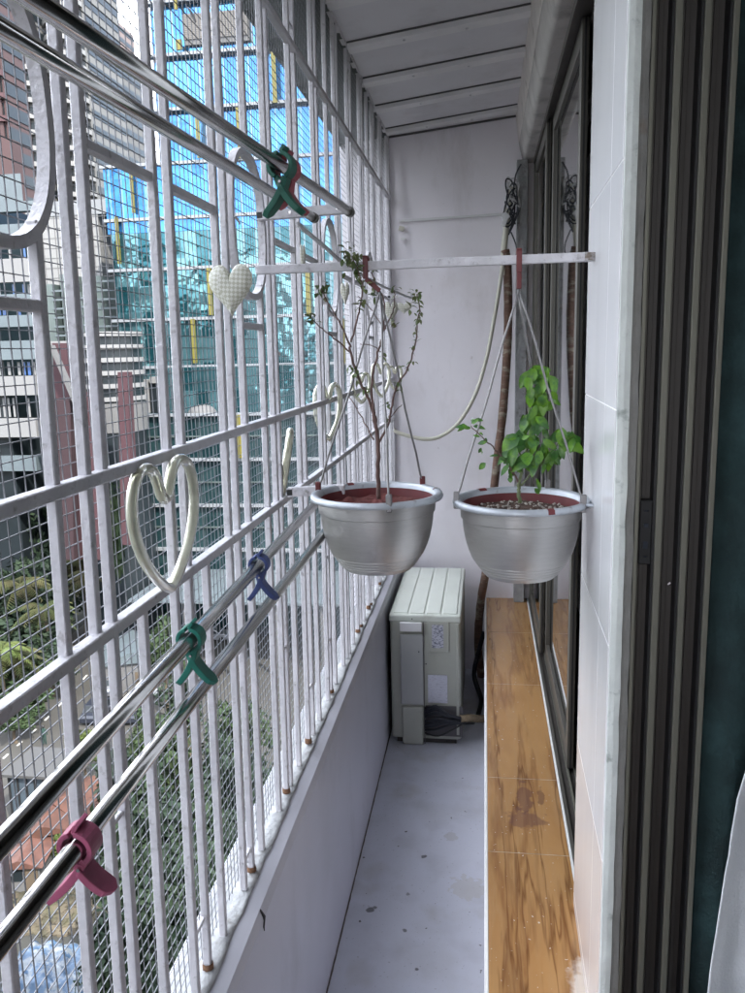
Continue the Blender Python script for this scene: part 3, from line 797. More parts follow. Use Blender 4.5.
S6 = stemline([(374,412),(372,388),(376,360),(381,342),(384,322),(384,300),(376,285),(371,272)], Y0, .03, .0024, .0010, M_stem, tp)
S7 = stemline([(384,330),(390,318),(395,303),(394,290)], Y0+.01, .02, .0014, .0008, M_stem, tp)
S8 = stemline([(379,442),(388,425),(392,405),(396,388),(408,368),(415,345),(417,325),(420,308),(417,294)], Y0, -.04, .0022, .0009, M_stem, tp)
S9 = stemline([(374,440),(362,418),(349,397)], Y0, .03, .0014, .0008, M_stem, tp)
S10 = stemline([(386,357),(374,346),(360,344)], Y0+.01, .01, .0010, .0007, M_stem, tp)
S11 = stemline([(382,325),(370,308),(358,296)], Y0+.02, .01, .0010, .0007, M_stem, tp)
S12 = stemline([(388,420),(396,410),(402,405)], Y0, .01, .0010, .0007, M_stem, tp)
lg = MB()
def tuft(c, n, rad, L, g=lg, droop=.3):
    for _ in range(n):
        d = Vector((rp.gauss(0,1), rp.gauss(0,.8), rp.gauss(.1,1)-droop)); d.normalize()
        p = c+Vector((rp.gauss(0,rad*.5), rp.gauss(0,rad*.4), rp.gauss(0,rad*.6)))
        leafquad(g, p, d, Vector((rp.gauss(0,.4), rp.gauss(0,.4), 1)), L*rp.uniform(.6,1.25), L*rp.uniform(.4,.6), .35)
tuft(S3[-1], 14, .010, .014); tuft(S4[-1], 12, .008, .013)
tuft(S5[-1], 34, .015, .014); tuft(at(356,270,Y0), 20, .012, .013); tuft(at(360,285,Y0), 12, .009, .013); tuft(at(360,303,Y0), 12, .008, .012)
tuft(at(372,295,Y0+.02), 14, .010, .012); tuft(S6[-1], 8, .008, .011); tuft(S7[-1], 9, .006, .010)
tuft(at(394,322,Y0), 6, .004, .012); tuft(at(383,354,Y0), 6, .004, .010)
for i in range(4, len(S8)): 
    if i % 2 == 0 and i > 18: tuft(S8[i], 4, .004, .010)
tuft(S8[-1], 12, .008, .011); tuft(at(411,307,Y0-.04), 4, .003, .014); tuft(at(419,318,Y0-.04), 5, .004, .011)
tuft(at(397,386,Y0-.02), 10, .006, .013); tuft(at(389,405,Y0), 7, .006, .010); tuft(at(387,417,Y0), 5, .005, .010)
tuft(at(357,375,Y0), 14, .009, .011); tuft(at(364,390,Y0), 10, .009, .009); tuft(at(351,368,Y0), 5, .005, .010)
lg.build('leaves', M_leaf2, tp, smooth=True)

th = empty('green_herb', (cR[0], cR[1], cR[2]-.036), 'bushy herb with bright green drooping leaves in the right pot', 'plant')
R1 = stemline([(520,503),(519,492),(519,483)], Y0, 0, .0034, .0030, M_stem2, th, 'stem')
R2 = stemline([(519,484),(510,468),(498,452),(485,440),(471,426)], Y0, -.03, .0018, .0008, M_stem, th, 'stem')
R3 = stemline([(519,486),(523,465),(528,440),(530,420),(529,398),(535,376),(541,367)], Y0, .02, .0028, .0014, M_stem2, th, 'stem')
R4 = stemline([(520,486),(533,472),(548,456),(562,440),(568,432)], Y0, .02, .0018, .0011, M_stem2, th, 'stem')
R5 = stemline([(525,460),(516,448),(512,440)], Y0, -.01, .0014, .0009, M_stem2, th, 'stem')
lg = MB()
def big(px, py, L, n=1, dirz=-1.0, spread=.6, dy=0):
    for _ in range(n):
        c = at(px+rp.uniform(-3,3), py+rp.uniform(-3,3), Y0+dy+rp.uniform(-.02,.02))
        d = Vector((rp.gauss(0,spread), rp.gauss(-.2,spread*.7), dirz+rp.gauss(0,.3)))
        L *= 1.12
        leafquad(lg, c, d, Vector((rp.gauss(0,.5), -1, .5+rp.gauss(0,.4))), min(L,.031)*rp.uniform(.65,1.3), L*rp.uniform(.38,.6), rp.uniform(.15,.5))
for (x, y, L, n) in ((534,368,.030,4),(545,368,.034,4),(528,374,.024,3),(551,378,.030,3),(547,390,.028,2),(553,392,.022,2),(533,388,.026,4),(541,398,.028,4),(535,405,.024,3),
                     (526,416,.022,4),(536,415,.026,4),(542,425,.020,3),(520,432,.026,4),(530,435,.026,5),(540,440,.022,3),(516,447,.022,4),(527,452,.026,5),(538,452,.024,4),
                     (513,458,.020,3),(523,458,.024,3),(534,460,.022,3),(545,445,.020,3),(552,452,.022,4),(558,448,.018,3),(563,430,.022,4),(571,434,.030,4),(574,440,.028,3),(509,466,.016,2),(548,460,.018,2)):
    big(x, y, L, n+(n > 3))
for (x, y, L, n) in ((471,425,.012,4),(468,428,.010,2),(474,421,.010,2),(485,444,.012,3),(483,449,.010,2),(479,435,.008,2),(501,458,.010,3),(519,440,.014,3)):
    big(x, y, L, n, dirz=0, spread=1.0, dy=-.02)
big(487,463,.018,1); big(538,494,.016,2, dirz=1.0, spread=.3); big(508,474,.014,2)
lg.build('leaves', M_leaf, th, smooth=True)
# dry bits and pebbles on the soil of the right pot
g = MB()
for _ in range(160):
    a_ = rp.uniform(0,6.28); r_ = .085*math.sqrt(rp.random()); c = (cR[0]+r_*math.cos(a_), cR[1]+r_*math.sin(a_), cR[2]-.021)
    s_ = rp.uniform(.0012,.0034); g.lathe([(0,-s_*.6),(s_,0),(s_*.6,s_*.7),(0,s_*.9)], c, 6)
g.build('pebbles', mat('pebble', (.42,.38,.34), .9, var=.4, vscale=60), pR, smooth=True)

# ================================================================== CLOTHES CLIPS
def clip(pt, axis, m, label, size=1.0, roll=0, spread=(32,-34), legs=(.036,.040), jaw=.0125):
    """spring clip: C shaped jaws round the rod, two flat legs below, a small spring"""
    t = empty('clothes_clip', pt, label, 'clothes clip', 'plastic clips on the clothes rods')
    ax = Vector(axis).normalized(); up = Vector((0,0,1)); x = ax.cross(up).normalized(); up = x.cross(ax).normalized()
    ca, sa = math.cos(roll), math.sin(roll); x, up = x*ca+up*sa, up*ca-x*sa
    c = Vector(pt); wd = .0155*size
    for sgn, ang, L in ((-1, spread[0], legs[0]), (1, spread[1], legs[1])):
        outer = []; inner = []
        ro, ri = jaw*size, jaw*size*.70
        for k in range(11):
            a_ = R_(90-6) - sgn*0 if False else R_(96 + (-sgn)*0)
            th_ = R_(90) + sgn*(-1)*R_(8 + (k/10)*148)      # from top round one side to the bottom
            outer.append((ro*math.cos(th_), ro*math.sin(th_))); inner.append((ri*math.cos(th_), ri*math.sin(th_)))
        bx, by = outer[-1]; ix, iy = inner[-1]
        la = R_(-90) - sgn*R_(-abs(ang))
        # legs cross under the ring: the left jaw's leg goes right
        dirx, diry = math.cos(R_(-90)+(-sgn)*R_(abs(ang))), math.sin(R_(-90)+(-sgn)*R_(abs(ang)))
        px_, py_ = -diry, dirx; hw_ = .0036*size
        L *= size; bsx, bsy = (bx+ix)/2, (by+iy)/2
        leg = []
        e1 = (bsx+dirx*L, bsy+diry*L)
        side = [(bsx+px_*hw_, bsy+py_*hw_), (e1[0]+px_*hw_*.85, e1[1]+py_*hw_*.85)]
        side2 = [(e1[0]-px_*hw_*.85, e1[1]-py_*hw_*.85), (bsx-px_*hw_, bsy-py_*hw_)]
        poly = outer + (side+side2 if sgn > 0 else side2[::-1]+side[::-1]) + inner[::-1]
        g = MB()
        # ring
        n = len(outer)
        for s_ in (-1, 1):
            for (a1, b1) in outer+inner: g.v.append(tuple(c + x*a1 + up*b1 + ax*(s_*wd/2)))
        m2 = 2*n
        for k in range(n-1):
            g.f += [(k,k+1,m2+k+1,m2+k),(n+k,m2+n+k,m2+n+k+1,n+k+1),(k,n+k,n+k+1,k+1),(m2+k,m2+k+1,m2+n+k+1,m2+n+k)]
        g.f += [(0,m2,m2+n,n),(n-1,2*n-1,m2+2*n-1,m2+n-1)]
        # leg as tapering slab with rounded tip
        tip = []
        NL = 8; hb = wd/2
        sec = []
        for q in range(NL+1):
            u = q/NL; cx_, cy_ = bsx+dirx*L*u, bsy+diry*L*u
            bend = .003*size*math.sin(u*3.1)*sgn
            cx_ += px_*bend; cy_ += py_*bend
            wq = hb*(1.0 if u < .8 else math.sqrt(max(.05, 1-((u-.8)/.2)**2*.95)))
            if u < .15: wq *= .8
            sec.append((cx_, cy_, wq))
        n0 = len(g.v)
        for (cx_, cy_, wq) in sec:
            for (sp, sw) in ((-1,-1),(1,-1),(1,1),(-1,1)):
                g.v.append(tuple(c + x*(cx_+px_*hw_*sp*.8) + up*(cy_+py_*hw_*sp*.8) + ax*(sw*wq)))
        for q in range(NL):
            for k in range(4): a0 = n0+q*4; g.f.append((a0+k, a0+(k+1)%4, a0+4+(k+1)%4, a0+4+k))
        g.f += [(n0,n0+3,n0+2,n0+1),(n0+NL*4,n0+NL*4+1,n0+NL*4+2,n0+NL*4+3)]
        g.build('arm', m, t, bevel=.0008*size, bseg=2, smooth=False)
    # tongue at the top of the jaw
    MB().bar(c+up*(jaw*size*.86)+x*.001, c+up*(jaw*size*1.35)+x*.005*size, wd*.9, .003*size, up=x).build('tongue', m, t, bevel=.0006)
    MB().tube([c-up*(jaw*size*1.15)-ax*wd*.42, c-up*(jaw*size*1.15)+ax*wd*.42], .0032*size, 10).build('pivot', m, t)
    MB().tube([c-up*(jaw*size*1.15)-ax*wd*.56, c-up*(jaw*size*1.15)+ax*wd*.56], .0013*size, 8).build('rivet', M_steel, t)
    return t
def onrod(a, b_, px, py):
    best = None
    for k in range(1001):
        p = Vector(a).lerp(Vector(b_), k/1000)
        v = p-CAM; d = v.dot(fw); X_ = W_PX/2+F_PX*v.dot(rt)/d; Y_ = H_PX/2+F_PX*v.dot(dn)/d
        e = (X_-px)**2+(Y_-py)**2
        if best is None or e < best[0]: best = (e, p)
    return best[1]
dA = rA1-rA0; dC = rC1-rC0; dD = rD1-rD0; dB = rB1-rB0
clip(onrod(rD0,rD1,83,846), dD, M_pegpink, 'pink plastic clip gripping the lowest steel rod', 1.18, roll=R_(6), spread=(38,-50), legs=(.034,.052))
clip(onrod(rC0,rC1,194,641), dC, M_peggreen, 'teal green plastic clip on the lower rod, nearest of the two on it', 1.12, roll=R_(4), legs=(.042,.042))
clip(onrod(rC0,rC1,261,566), dC, M_pegblue, 'dark blue plastic clip on the lower rod beyond the green one', 1.12, roll=R_(4), legs=(.042,.042))
pA = onrod(rA0,rA1,281,167)
clip(pA, dA, M_pegdgreen, 'dark green clip on the upper rod, in front of a red one', 1.45, spread=(36,-34), legs=(.040,.040))
clip(pA+dA.normalized()*.021, dA, M_pegred, 'red clip on the upper rod, mostly hidden behind the dark green one', 1.38, spread=(36,-30), legs=(.040,.030))

# ================================================================== HEARTS
def heart2d(n=64):
    out = []
    for k in range(n):
        a_ = 2*math.pi*k/n
        x = 16*math.sin(a_)**3/17; y = (13*math.cos(a_)-5*math.cos(2*a_)-2*math.cos(3*a_)-math.cos(4*a_))/17
        out.append((x, y))
    return out
def open_heart(c, ux, uz, w, h, r, label, name='heart_ornament'):
    c = Vector(c); ux = Vector(ux).normalized(); uz = Vector(uz).normalized()
    half = [(0,.44),(.10,.50),(.20,.72),(.34,.93),(.55,1.0),(.78,.92),(.94,.68),(.99,.36),(.93,.02),(.76,-.34),(.50,-.66),(.22,-.90),(.04,-1.0)]
    out = half + [(-x, y) for (x, y) in reversed(half[1:])]
    P = smoothpath([c+ux*(x*w/2)+uz*(y*h/2) for (x, y) in out]+[c+ux*0+uz*(.44*h/2)], 4)[:-1]
    # soften: drop the sharp cusp duplicates
    return tag(MB().tube(P, r, 10, closed=True).build(name, M_heart, smooth=True), label, 'heart ornament', 'pale plastic hearts hung on the grille')
open_heart(Vector((-.382, .905, 1.247)), (.12,1,.0), (0,.03,1), .150, .152, .0068, 'large open heart outline of pale resin tied to the grille, nearest heart')
# solid woven heart
def solid_heart(c, ux, uz, w, h, th, m, label):
    c = Vector(c); ux = Vector(ux).normalized(); uz = Vector(uz).normalized(); nn = ux.cross(uz).normalized()
    g = MB(); H = heart2d(56); K = 5
    for sgn in (1, -1):
        for j in range(K+1):
            s_ = 1-j/K; dome = th/2*math.sqrt(max(0, 1-s_**2.5))
            for (x, y) in H: g.v.append(tuple(c+ux*(x*s_*w/2/.94)+uz*((y*s_+.1)*h/2/.93)+nn*sgn*dome))
    n = 56
    for q in range(2):
        o0 = q*(K+1)*n
        for j in range(K):
            for k in range(n):
                l = (k+1) % n; f_ = (o0+j*n+k, o0+j*n+l, o0+(j+1)*n+l, o0+(j+1)*n+k); g.f.append(f_ if q == 0 else f_[::-1])
    return tag(g.build('heart_ornament', m, smooth=True, loc=tuple(c)), label, 'heart ornament', 'pale plastic hearts hung on the grille')
solid_heart(at(231,290,1.13), (1,-.12,0), (0,0,1), .067, .082, .014, M_heartw, 'solid cream woven heart hanging at the left end of the hanging bar')
vdir = lambda c: (Vector(c)-CAM).normalized()
c = at(286,464,1.57); open_heart(c, (-.25,1,-.02), Vector((.10,.35,1)), .10, .135, .0075, 'open heart outline turned edge on, between the solid heart and left pot')
c = at(328,412,2.0); open_heart(c, (.45,.9,0), (0,.1,1), .105, .135, .0070, 'open heart outline against the grille just left of the left pot hanger')
for (x, y, Y, w, h, lab, kind) in ((345,294,1.95,.022,.062,'slim cream heart seen edge on under the left leafy branch tip','s'),
                                   (391,312,2.6,.045,.075,'cream heart hanging on the grille beyond the shrub','s'),
                                   (404,308,3.0,.062,.045,'pale yellow heart near the corner of the end wall','s'),
                                   (361,388,2.4,.055,.085,'open heart behind the forked branches of the shrub','o'),
                                   (381,380,2.75,.062,.11,'open heart behind the right wire of the left pot','o'),
                                   (395,378,3.05,.052,.085,'open heart farthest along the grille near the end wall','o'),
                                   (303,262,1.72,.012,.085,'thin cream heart seen edge on just above the hanging bar','s')):
    c = at(x, y, Y)
    if kind == 's': solid_heart(c, (1,.1,0), (0,0,1), w, h, .012, M_heartw, lab)
    else: open_heart(c, (1,.4,0), (0,0,1), w, h, .0055, lab)

# ================================================================== AIR CONDITIONER
AX0, AX1, AY0, AY1, AZ = -.345, -.083, 2.765, 3.41, .510
ac = empty('air_conditioner', (-.21, 3.05, .02), 'off white outdoor air conditioner unit on the floor at the far end', 'air conditioner')
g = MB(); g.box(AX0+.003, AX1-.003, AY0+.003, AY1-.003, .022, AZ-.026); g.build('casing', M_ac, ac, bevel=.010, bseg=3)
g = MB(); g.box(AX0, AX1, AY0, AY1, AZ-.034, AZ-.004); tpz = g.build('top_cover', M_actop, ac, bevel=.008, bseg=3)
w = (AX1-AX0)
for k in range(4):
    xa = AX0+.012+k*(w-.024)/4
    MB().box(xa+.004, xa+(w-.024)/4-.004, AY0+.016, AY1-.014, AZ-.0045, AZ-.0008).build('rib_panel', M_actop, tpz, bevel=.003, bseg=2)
MB().box(AX0+.02, AX1-.02, AY0+.02, AY1-.02, 0.001, .0215).build('foot', M_aludk, ac)
MB().box(AX0-.004, AX1+.004, AY0+.10, AY0+.15, 0.001, .018).build('foot', M_ac, ac)
def acx(px, py): return at(px, py, AY0)
# service cover strip with hooded handle
xa, xb = acx(400,640).x, acx(423,640).x
sc_ = MB().box(xa, xb, AY0-.008, AY0+.002, acx(410,704).z, acx(410,634).z).build('service_cover', M_acd, ac, bevel=.004, bseg=2)
MB().box(xa+.002, xb-.002, AY0-.020, AY0-.0085, acx(410,630).z, acx(410,621).z).build('handle', M_whitep, sc_, bevel=.003)
MB().box(xa+.004, xb-.003, AY0-.010, AY0+.002, acx(410,744).z+.003, acx(410,706).z).build('service_cover', M_ac, ac, bevel=.005, bseg=3)
MB().box(xb+.0005, xb+.0035, AY0-.0015, AY0+.004, acx(410,744).z+.004, acx(410,622).z).build('seam', M_joint, ac)
for (x, y) in ((412,619),(419,651),(426,664),(447,741)):
    c = acx(x, y); MB().tube([c+Vector((0,-.0092,0)), c+Vector((0,-.0075,0))] if y == 651 else [c+Vector((0,-.001,0)), c+Vector((0,.001,0))], .0024, 8).build('screw', M_black, ac)
# embossed panel, stickers
xa, xb = acx(429,640).x, acx(449,640).x
MB().box(xa, xb, AY0-.0012, AY0+.002, acx(440,652).z, acx(440,622).z).build('emboss', M_ac, ac, bevel=.0012)
MB().box(acx(456,640).x, acx(459,640).x, AY0-.0025, AY0+.002, acx(455,735).z, acx(455,624).z).build('emboss', M_ac, ac, bevel=.002)
M_lab2 = mat('printed_label', (.52,.53,.60), .5, color2=(.16,.17,.22), mixscale=130, mixpos=(.52,.56), stretch=(1,1,2.2))
MB().box(acx(432,640).x, acx(443.5,640).x, AY0-.0018, AY0-.0013, acx(440,648).z, acx(440,625).z).build('rating_label', M_lab2, ac)
MB().box(acx(428,690).x, acx(447.5,690).x, AY0-.0012, AY0-.0004, acx(440,703).z, acx(440,675).z).build('paper_label', mat('paper_label', (.58,.59,.66), .6, color2=(.46,.46,.53), mixscale=90, mixpos=(.55,.6), stretch=(1,1,4)), ac)
# cable outlet recess and cable bundle
MB().box(acx(425.5,710).x, acx(463,710).x, AY0-.0016, AY0+.002, acx(440,736).z, acx(440,706).z).build('cable_recess', M_joint, ac, bevel=.001)
rc = random.Random(5)
for k in range(12):
    y0 = 708+k*2.0
    P = [at(425, y0+rc.uniform(-1,1), AY0-.002), at(436, y0+rc.uniform(-3,2)-1, AY0-.020-rc.random()*.014), at(450, 714+k*.9+rc.uniform(-1,1), AY0-.018-rc.random()*.01), at(462, 718+k*.5, AY0-.008), at(474, 719+k*.4, AY0+.06)]
    MB().tube(smoothpath(P,5), .0042, 7).build('cable', M_cable, ac, smooth=True)
P = [at(425,733,AY0-.004), at(438,736,AY0-.03), at(452,730,AY0-.025), at(466,722,AY0-.006)]
MB().tube(smoothpath(P,5), .0032, 7).build('cable', M_black, ac, smooth=True)
MB().tube(smoothpath([at(460,719,AY0-.006), at(470,718,AY0+.02), at(483,719,AY0+.10), at(488,716,AY0+.2)],5), .014, 10).build('cable_wrap', mat('cloth_wrap', (.28,.22,.14), .9, var=.5, vscale=50, bump=2, bscale=80), ac, smooth=True)

# pipes on the end wall
YP = 3.42
P = [at(505,250,YP), at(507,262,YP), at(508,290,YP), at(508,330,YP), at(506,370,YP), at(502,420,YP), at(496,470,YP), at(491,520,YP), at(486,570,YP), at(481,600,YP), at(478,640,YP+.01), at(481,675,YP), at(487,700,YP-.02)]
S = smoothpath(P, 5)
tag(MB().tube(S, [.0175+.002*noise.noise(Vector((i*.9,0,0))) for i in range(len(S))], 12).build('wrapped_pipe', M_pipe, smooth=True), 'thick brown tape wrapped pipe running down the end wall behind the herb', 'pipe')
tag(MB().tube(smoothpath([at(512,187,YP), at(509,200,YP), at(508,212,YP), at(506,230,YP), at(504,252,YP), at(506,275,YP)],5), .013, 10).build('drain_pipe', M_hose, smooth=True), 'short cream pipe under the cable tangle at the top of the wrapped pipe', 'pipe')
P = [at(503,262,YP-.02), at(499,290,YP-.02), at(493,325,YP-.02), at(486,360,YP-.02), at(475,395,YP-.02), at(459,422,YP-.02), at(441,436,YP-.02), at(424,439,YP-.02), at(402,434,YP-.02), at(394,430,YP-.02)]
tag(MB().tube(smoothpath(P,6), .0085, 10).build('hose', M_hose, smooth=True), 'cream hose curving in a loop across the lilac end wall', 'hose')
P = [at(484,632,YP), at(479,650,YP-.05), at(474,675,YP-.12), at(481,700,YP-.25), at(476,722,AY0+.2)]
tag(MB().tube(smoothpath(P,6), .010, 8).build('cable_run', M_cable, smooth=True), 'black cables dropping behind the air conditioner on its right', 'cable')
cb = empty('cable_tangle', at(510,210,YP), 'tangle of black and white cables high on the end wall', 'cables')
rc = random.Random(9)
for k in range(16):
    c = at(511+rc.uniform(-3,3), 205+rc.uniform(-14,18), YP-.01); r_ = rc.uniform(.018,.045)
    P = [c+Vector((r_*.6*math.cos(a_+k), rc.uniform(-.01,.01), r_*1.3*math.sin(a_+k*1.7))) for a_ in [i*.9 for i in range(8)]]
    MB().tube(smoothpath(P,4), .0030, 6).build('cable', M_cable if k % 3 else M_whitetube, cb, smooth=True)
P = [at(509,234,YP-.02), at(514,246,YP-.02), at(517,252,YP-.02), at(515,262,YP-.02), at(510,258,YP-.02), at(511,236,YP-.02)]
MB().tube(smoothpath([at(511,232,YP-.02), at(516,245,YP-.02), at(516,255,YP-.02), at(511,258,YP-.02), at(508,256,YP-.02)],5), .003, 6).build('cable', M_cable, cb, smooth=True)
MB().tube(smoothpath([at(521,164,YP-.02), at(516,174,YP-.02), at(514,186,YP-.02), at(512,198,YP-.02)],5), .0032, 6).build('cable', M_cable, cb, smooth=True)
MB().bar(at(503,219,YP-.02), at(508,214,YP-.02), .02, .03).build('connector', M_whitep, cb, bevel=.003)
MB().bar(at(503,226,YP-.02), at(506,218,YP-.02), .018, .02).build('connector', M_whitep, cb, bevel=.003)

# ================================================================== THE CITY OUTSIDE
GZ = -30.0
def cmat(name, color, rough=.8, **k):
    q = .62
    if k.get('color2'): k['color2'] = tuple(c*q for c in k['color2'])
    return mat(name, tuple(c*q for c in color), rough, **k)
M_white = cmat('white_render', (.24,.24,.24), var=.06, vscale=.15)
M_pinkt = cmat('pink_tower_brick', (.085,.045,.045), var=.10, vscale=.2)
M_winb = cmat('dark_windows', (.018,.024,.028), .3, spec=.25, var=.3, vscale=.4)
M_pinkc = cmat('maroon_column_paint', (.055,.017,.023), var=.12, vscale=.5)
M_fin = cmat('yellow_fin', (.17,.145,.01), .5)
M_band = cmat('white_floor_band', (.26,.28,.30), .5)
M_conc = cmat('grey_concrete', (.13,.13,.13), var=.12, vscale=.3)
M_canopy = cmat('pale_blue_roof', (.12,.15,.165), .5, var=.15, vscale=.5)
M_greyglass = cmat('green_grey_cladding', (.10,.13,.125), .35, var=.4, vscale=.5, stretch=(1,1,.25))
M_road = cmat('asphalt', (.06,.057,.05), .9, var=.15, vscale=.3)
M_pave = cmat('paving', (.085,.08,.07), .9, var=.2, vscale=.5)
M_ground = cmat('city_ground', (.045,.045,.038), .95, var=.35, vscale=.12, color2=(.014,.022,.011), mixscale=.08, mixpos=(.45,.55))
M_paint = cmat('road_paint', (.70,.70,.66), .8)
M_roofr = cmat('terracotta', (.10,.04,.025), .85, var=.35, vscale=2, bump=1, bscale=5)
M_tarp = cmat('blue_tarp', (.07,.13,.22), .5, var=.2, vscale=2, color2=(.22,.25,.28), mixscale=1.6, mixpos=(.48,.56))
M_trunk = cmat('bark', (.12,.09,.06), .95)
def foliage(name, c1, c2):
    c1 = tuple(c*.72 for c in c1); c2 = tuple(c*.72 for c in c2)
    m = mat(name, c1, .75, var=.45, vscale=.9, color2=c2, mixscale=.6, mixpos=(.42,.6), spec=.25); return m
M_fdark = foliage('dark_foliage', (.012,.026,.014), (.02,.036,.016))
M_fmid = foliage('mid_foliage', (.022,.045,.016), (.032,.05,.018))
M_fol = foliage('olive_foliage', (.05,.055,.022), (.07,.06,.028))
M_palm = foliage('palm_frond', (.04,.055,.018), (.06,.056,.022))
M_lime = foliage('lime_foliage', (.06,.09,.02), (.085,.10,.03))

def glassmat(name, ca, cb, cw, chh, line, bumpd, rough=.06, metal=.75, lw=.08, seedmix=(.3,.7)):
    """tinted curtain wall: one tint per pane, thin mullions, slightly wavy panes"""
    m = bpy.data.materials.new(name); m.use_nodes = True; nd, lk, b = nodes(m)
    tc = nd.new('ShaderNodeTexCoord'); sx = nd.new('ShaderNodeSeparateXYZ'); lk.new(tc.outputs['Object'], sx.inputs[0])
    u = math_(nd, lk, 'DIVIDE', sx.outputs['X'], cw); v = math_(nd, lk, 'DIVIDE', sx.outputs['Z'], chh)
    cx_ = nd.new('ShaderNodeCombineXYZ'); lk.new(math_(nd, lk, 'FLOOR', u), cx_.inputs[0]); lk.new(math_(nd, lk, 'FLOOR', v), cx_.inputs[1])
    wn = nd.new('ShaderNodeTexWhiteNoise'); wn.noise_dimensions = '3D'; lk.new(cx_.outputs[0], wn.inputs['Vector'])
    r = nd.new('ShaderNodeMapRange'); r.inputs[1].default_value = seedmix[0]; r.inputs[2].default_value = seedmix[1]; lk.new(wn.outputs['Value'], r.inputs[0])
    c = mixc(nd, lk, r.outputs[0], ca, cb)
    fu = math_(nd, lk, 'FRACT', u); msk = math_(nd, lk, 'LESS_THAN', fu, lw)
    c = mixc(nd, lk, msk, c, line); lk.new(c, b.inputs['Base Color'])
    b.inputs['Metallic'].default_value = metal; b.inputs['Roughness'].default_value = rough
    n = nd.new('ShaderNodeTexNoise'); n.inputs['Scale'].default_value = .45; n.inputs['Detail'].default_value = 2
    off = nd.new('ShaderNodeVectorMath'); off.operation = 'MULTIPLY_ADD'; lk.new(cx_.outputs[0], off.inputs[0]); off.inputs[1].default_value = (3.1,7.7,1.3); lk.new(tc.outputs['Object'], off.inputs[2])
    lk.new(off.outputs[0], n.inputs['Vector'])
    bp = nd.new('ShaderNodeBump'); bp.inputs['Strength'].default_value = 1; bp.inputs['Distance'].default_value = bumpd
    lk.new(n.outputs['Fac'], bp.inputs['Height']); lk.new(bp.outputs[0], b.inputs['Normal'])
    return m
M_blue = glassmat('blue_curtain_wall', (.024,.115,.28), (.042,.17,.33), 1.45, 3.06, (.12,.18,.24), .06, metal=.65, lw=.10)
M_teal = glassmat('teal_reflection_glass', (.014,.070,.085), (.085,.19,.215), 1.45, 3.06, (.10,.15,.17), .14, metal=.7, lw=.10)  # blue above, teal below: the reflections' change is painted into the base colour
M_deep = glassmat('deep_podium_glass', (.008,.028,.032), (.022,.05,.055), 1.6, 2.75, (.045,.065,.07), .08, metal=.4, rough=.12, lw=.10)

def pbox(name, m, par, px0, px1, py0, py1, Y, depth=10, **k):
    a = at(px0, py0, Y); c = at(px1, py1, Y); 
    return MB().box(min(a.x,c.x), max(a.x,c.x), Y, Y+depth, min(a.z,c.z), max(a.z,c.z)).build(name, m, par, **k)
YG = 95.0
tw = empty('glass_tower', (at(250,350,YG).x, YG, GZ), 'tall blue glass office tower with white floor bands and staggered yellow fins', 'office tower')
xr = 6.0
xU = at(153,60,YG).x; xL = at(106,180,YG).x
zband = [at(250,y,YG).z for y in (-112,-58,-3,51,106,160,215,266,317,365,413)]
zsplit = zband[5]; zteal = zband[6]-1.5
MB().box(xU, xr, YG, YG+30, zsplit, 75).build('upper_glass', M_blue, tw)
MB().box(xL, xr, YG-.6, YG+29, zteal, zsplit-.01).build('middle_glass', M_blue, tw)
MB().box(xL+.3, xr, YG-.55, YG+29, GZ, zteal-.01).build('lower_glass', M_teal, tw)
for i, z in enumerate(zband):
    x0_ = xU if i < 5 else xL
    MB().box(x0_-.4, xr, YG-.95, YG-.02 if i < 5 else YG-.62, z-.17, z+.17).build('floor_band', M_band, tw)
for (px, ya, yb) in ((171,-60,10),(177,-3,-40),(176,40,50),(202,-3,-50),(268,-2,-50),(271,52,103),(195,108,158),(129,162,213),(115,217,264),(207,268,315),(191,319,363),(240,270,315) if False else (305,268,315),(258,367,411),(240,413,455) ,(339,319,363),(160,52,104) if False else (236,108,158),(313,162,213)):
    a = at(px,ya,YG-1); c = at(px+6.5,yb,YG-1)
    MB().box(a.x, c.x, YG-1.25, YG-.97, min(a.z,c.z), max(a.z,c.z)).build('yellow_fin', M_fin, tw)
lv = pbox('dark_opening', M_conc, tw, 183, 250, 14, 40, YG-.5, .48)
g = MB()
for k in range(14):
    z = at(200,16+k*1.8,YG).z; g.box(at(184,20,YG).x, at(249,20,YG).x, YG-.62, YG-.52, z-.10, z+.06)
g.build('louvre', cmat('louvre', (.16,.15,.14)), lv)
pbox('white_frame', M_band, tw, 250, 253, 2, 50, YG-1, .4)
# podium in front of the tower
YPd = 84.0
pd = empty('glass_podium', (at(230,500,YPd).x, YPd, GZ), 'dark teal glazed podium with white horizontal bands below the blue tower', 'podium building')
zt_ = at(230,414,YPd).z
MB().box(at(133,450,YPd).x, at(470,450,YPd).x, YPd, YPd+9, GZ, zt_).build('wall', M_deep, pd)
for y in (414,459,505,549,590):
    z = at(230,y,YPd).z; MB().box(at(132,450,YPd).x, at(470,450,YPd).x, YPd-.5, YPd-.01, z-.16, z+.16).build('floor_band', M_band, pd)
for y in (436,482,527):
    z = at(230,y,YPd).z; MB().box(at(132,450,YPd).x, at(470,450,YPd).x, YPd-.25, YPd-.01, z-.07, z+.07).build('rail', M_greyglass, pd)
for (px, ya, yb) in ((140,462,504),(150,552,588),(236,415,458)):
    pbox('yellow_fin', M_fin, pd, px, px+6, ya, yb, YPd-.8, .28)
pbox('glass_block', M_teal, pd, 160, 330, 368, 413.5, YPd+3, 3)
t = empty('roof_kiosk', (at(145,405,YPd).x, YPd+1, zt_), 'white boxy pavilion on the podium roof beside the maroon columns', 'pavilion')
pbox('wall', M_white, t, 128, 149, 380, 413, YPd+1, 1.5)
pbox('wall', M_white, t, 149.3, 163, 377, 383, YPd+1, 1.5)
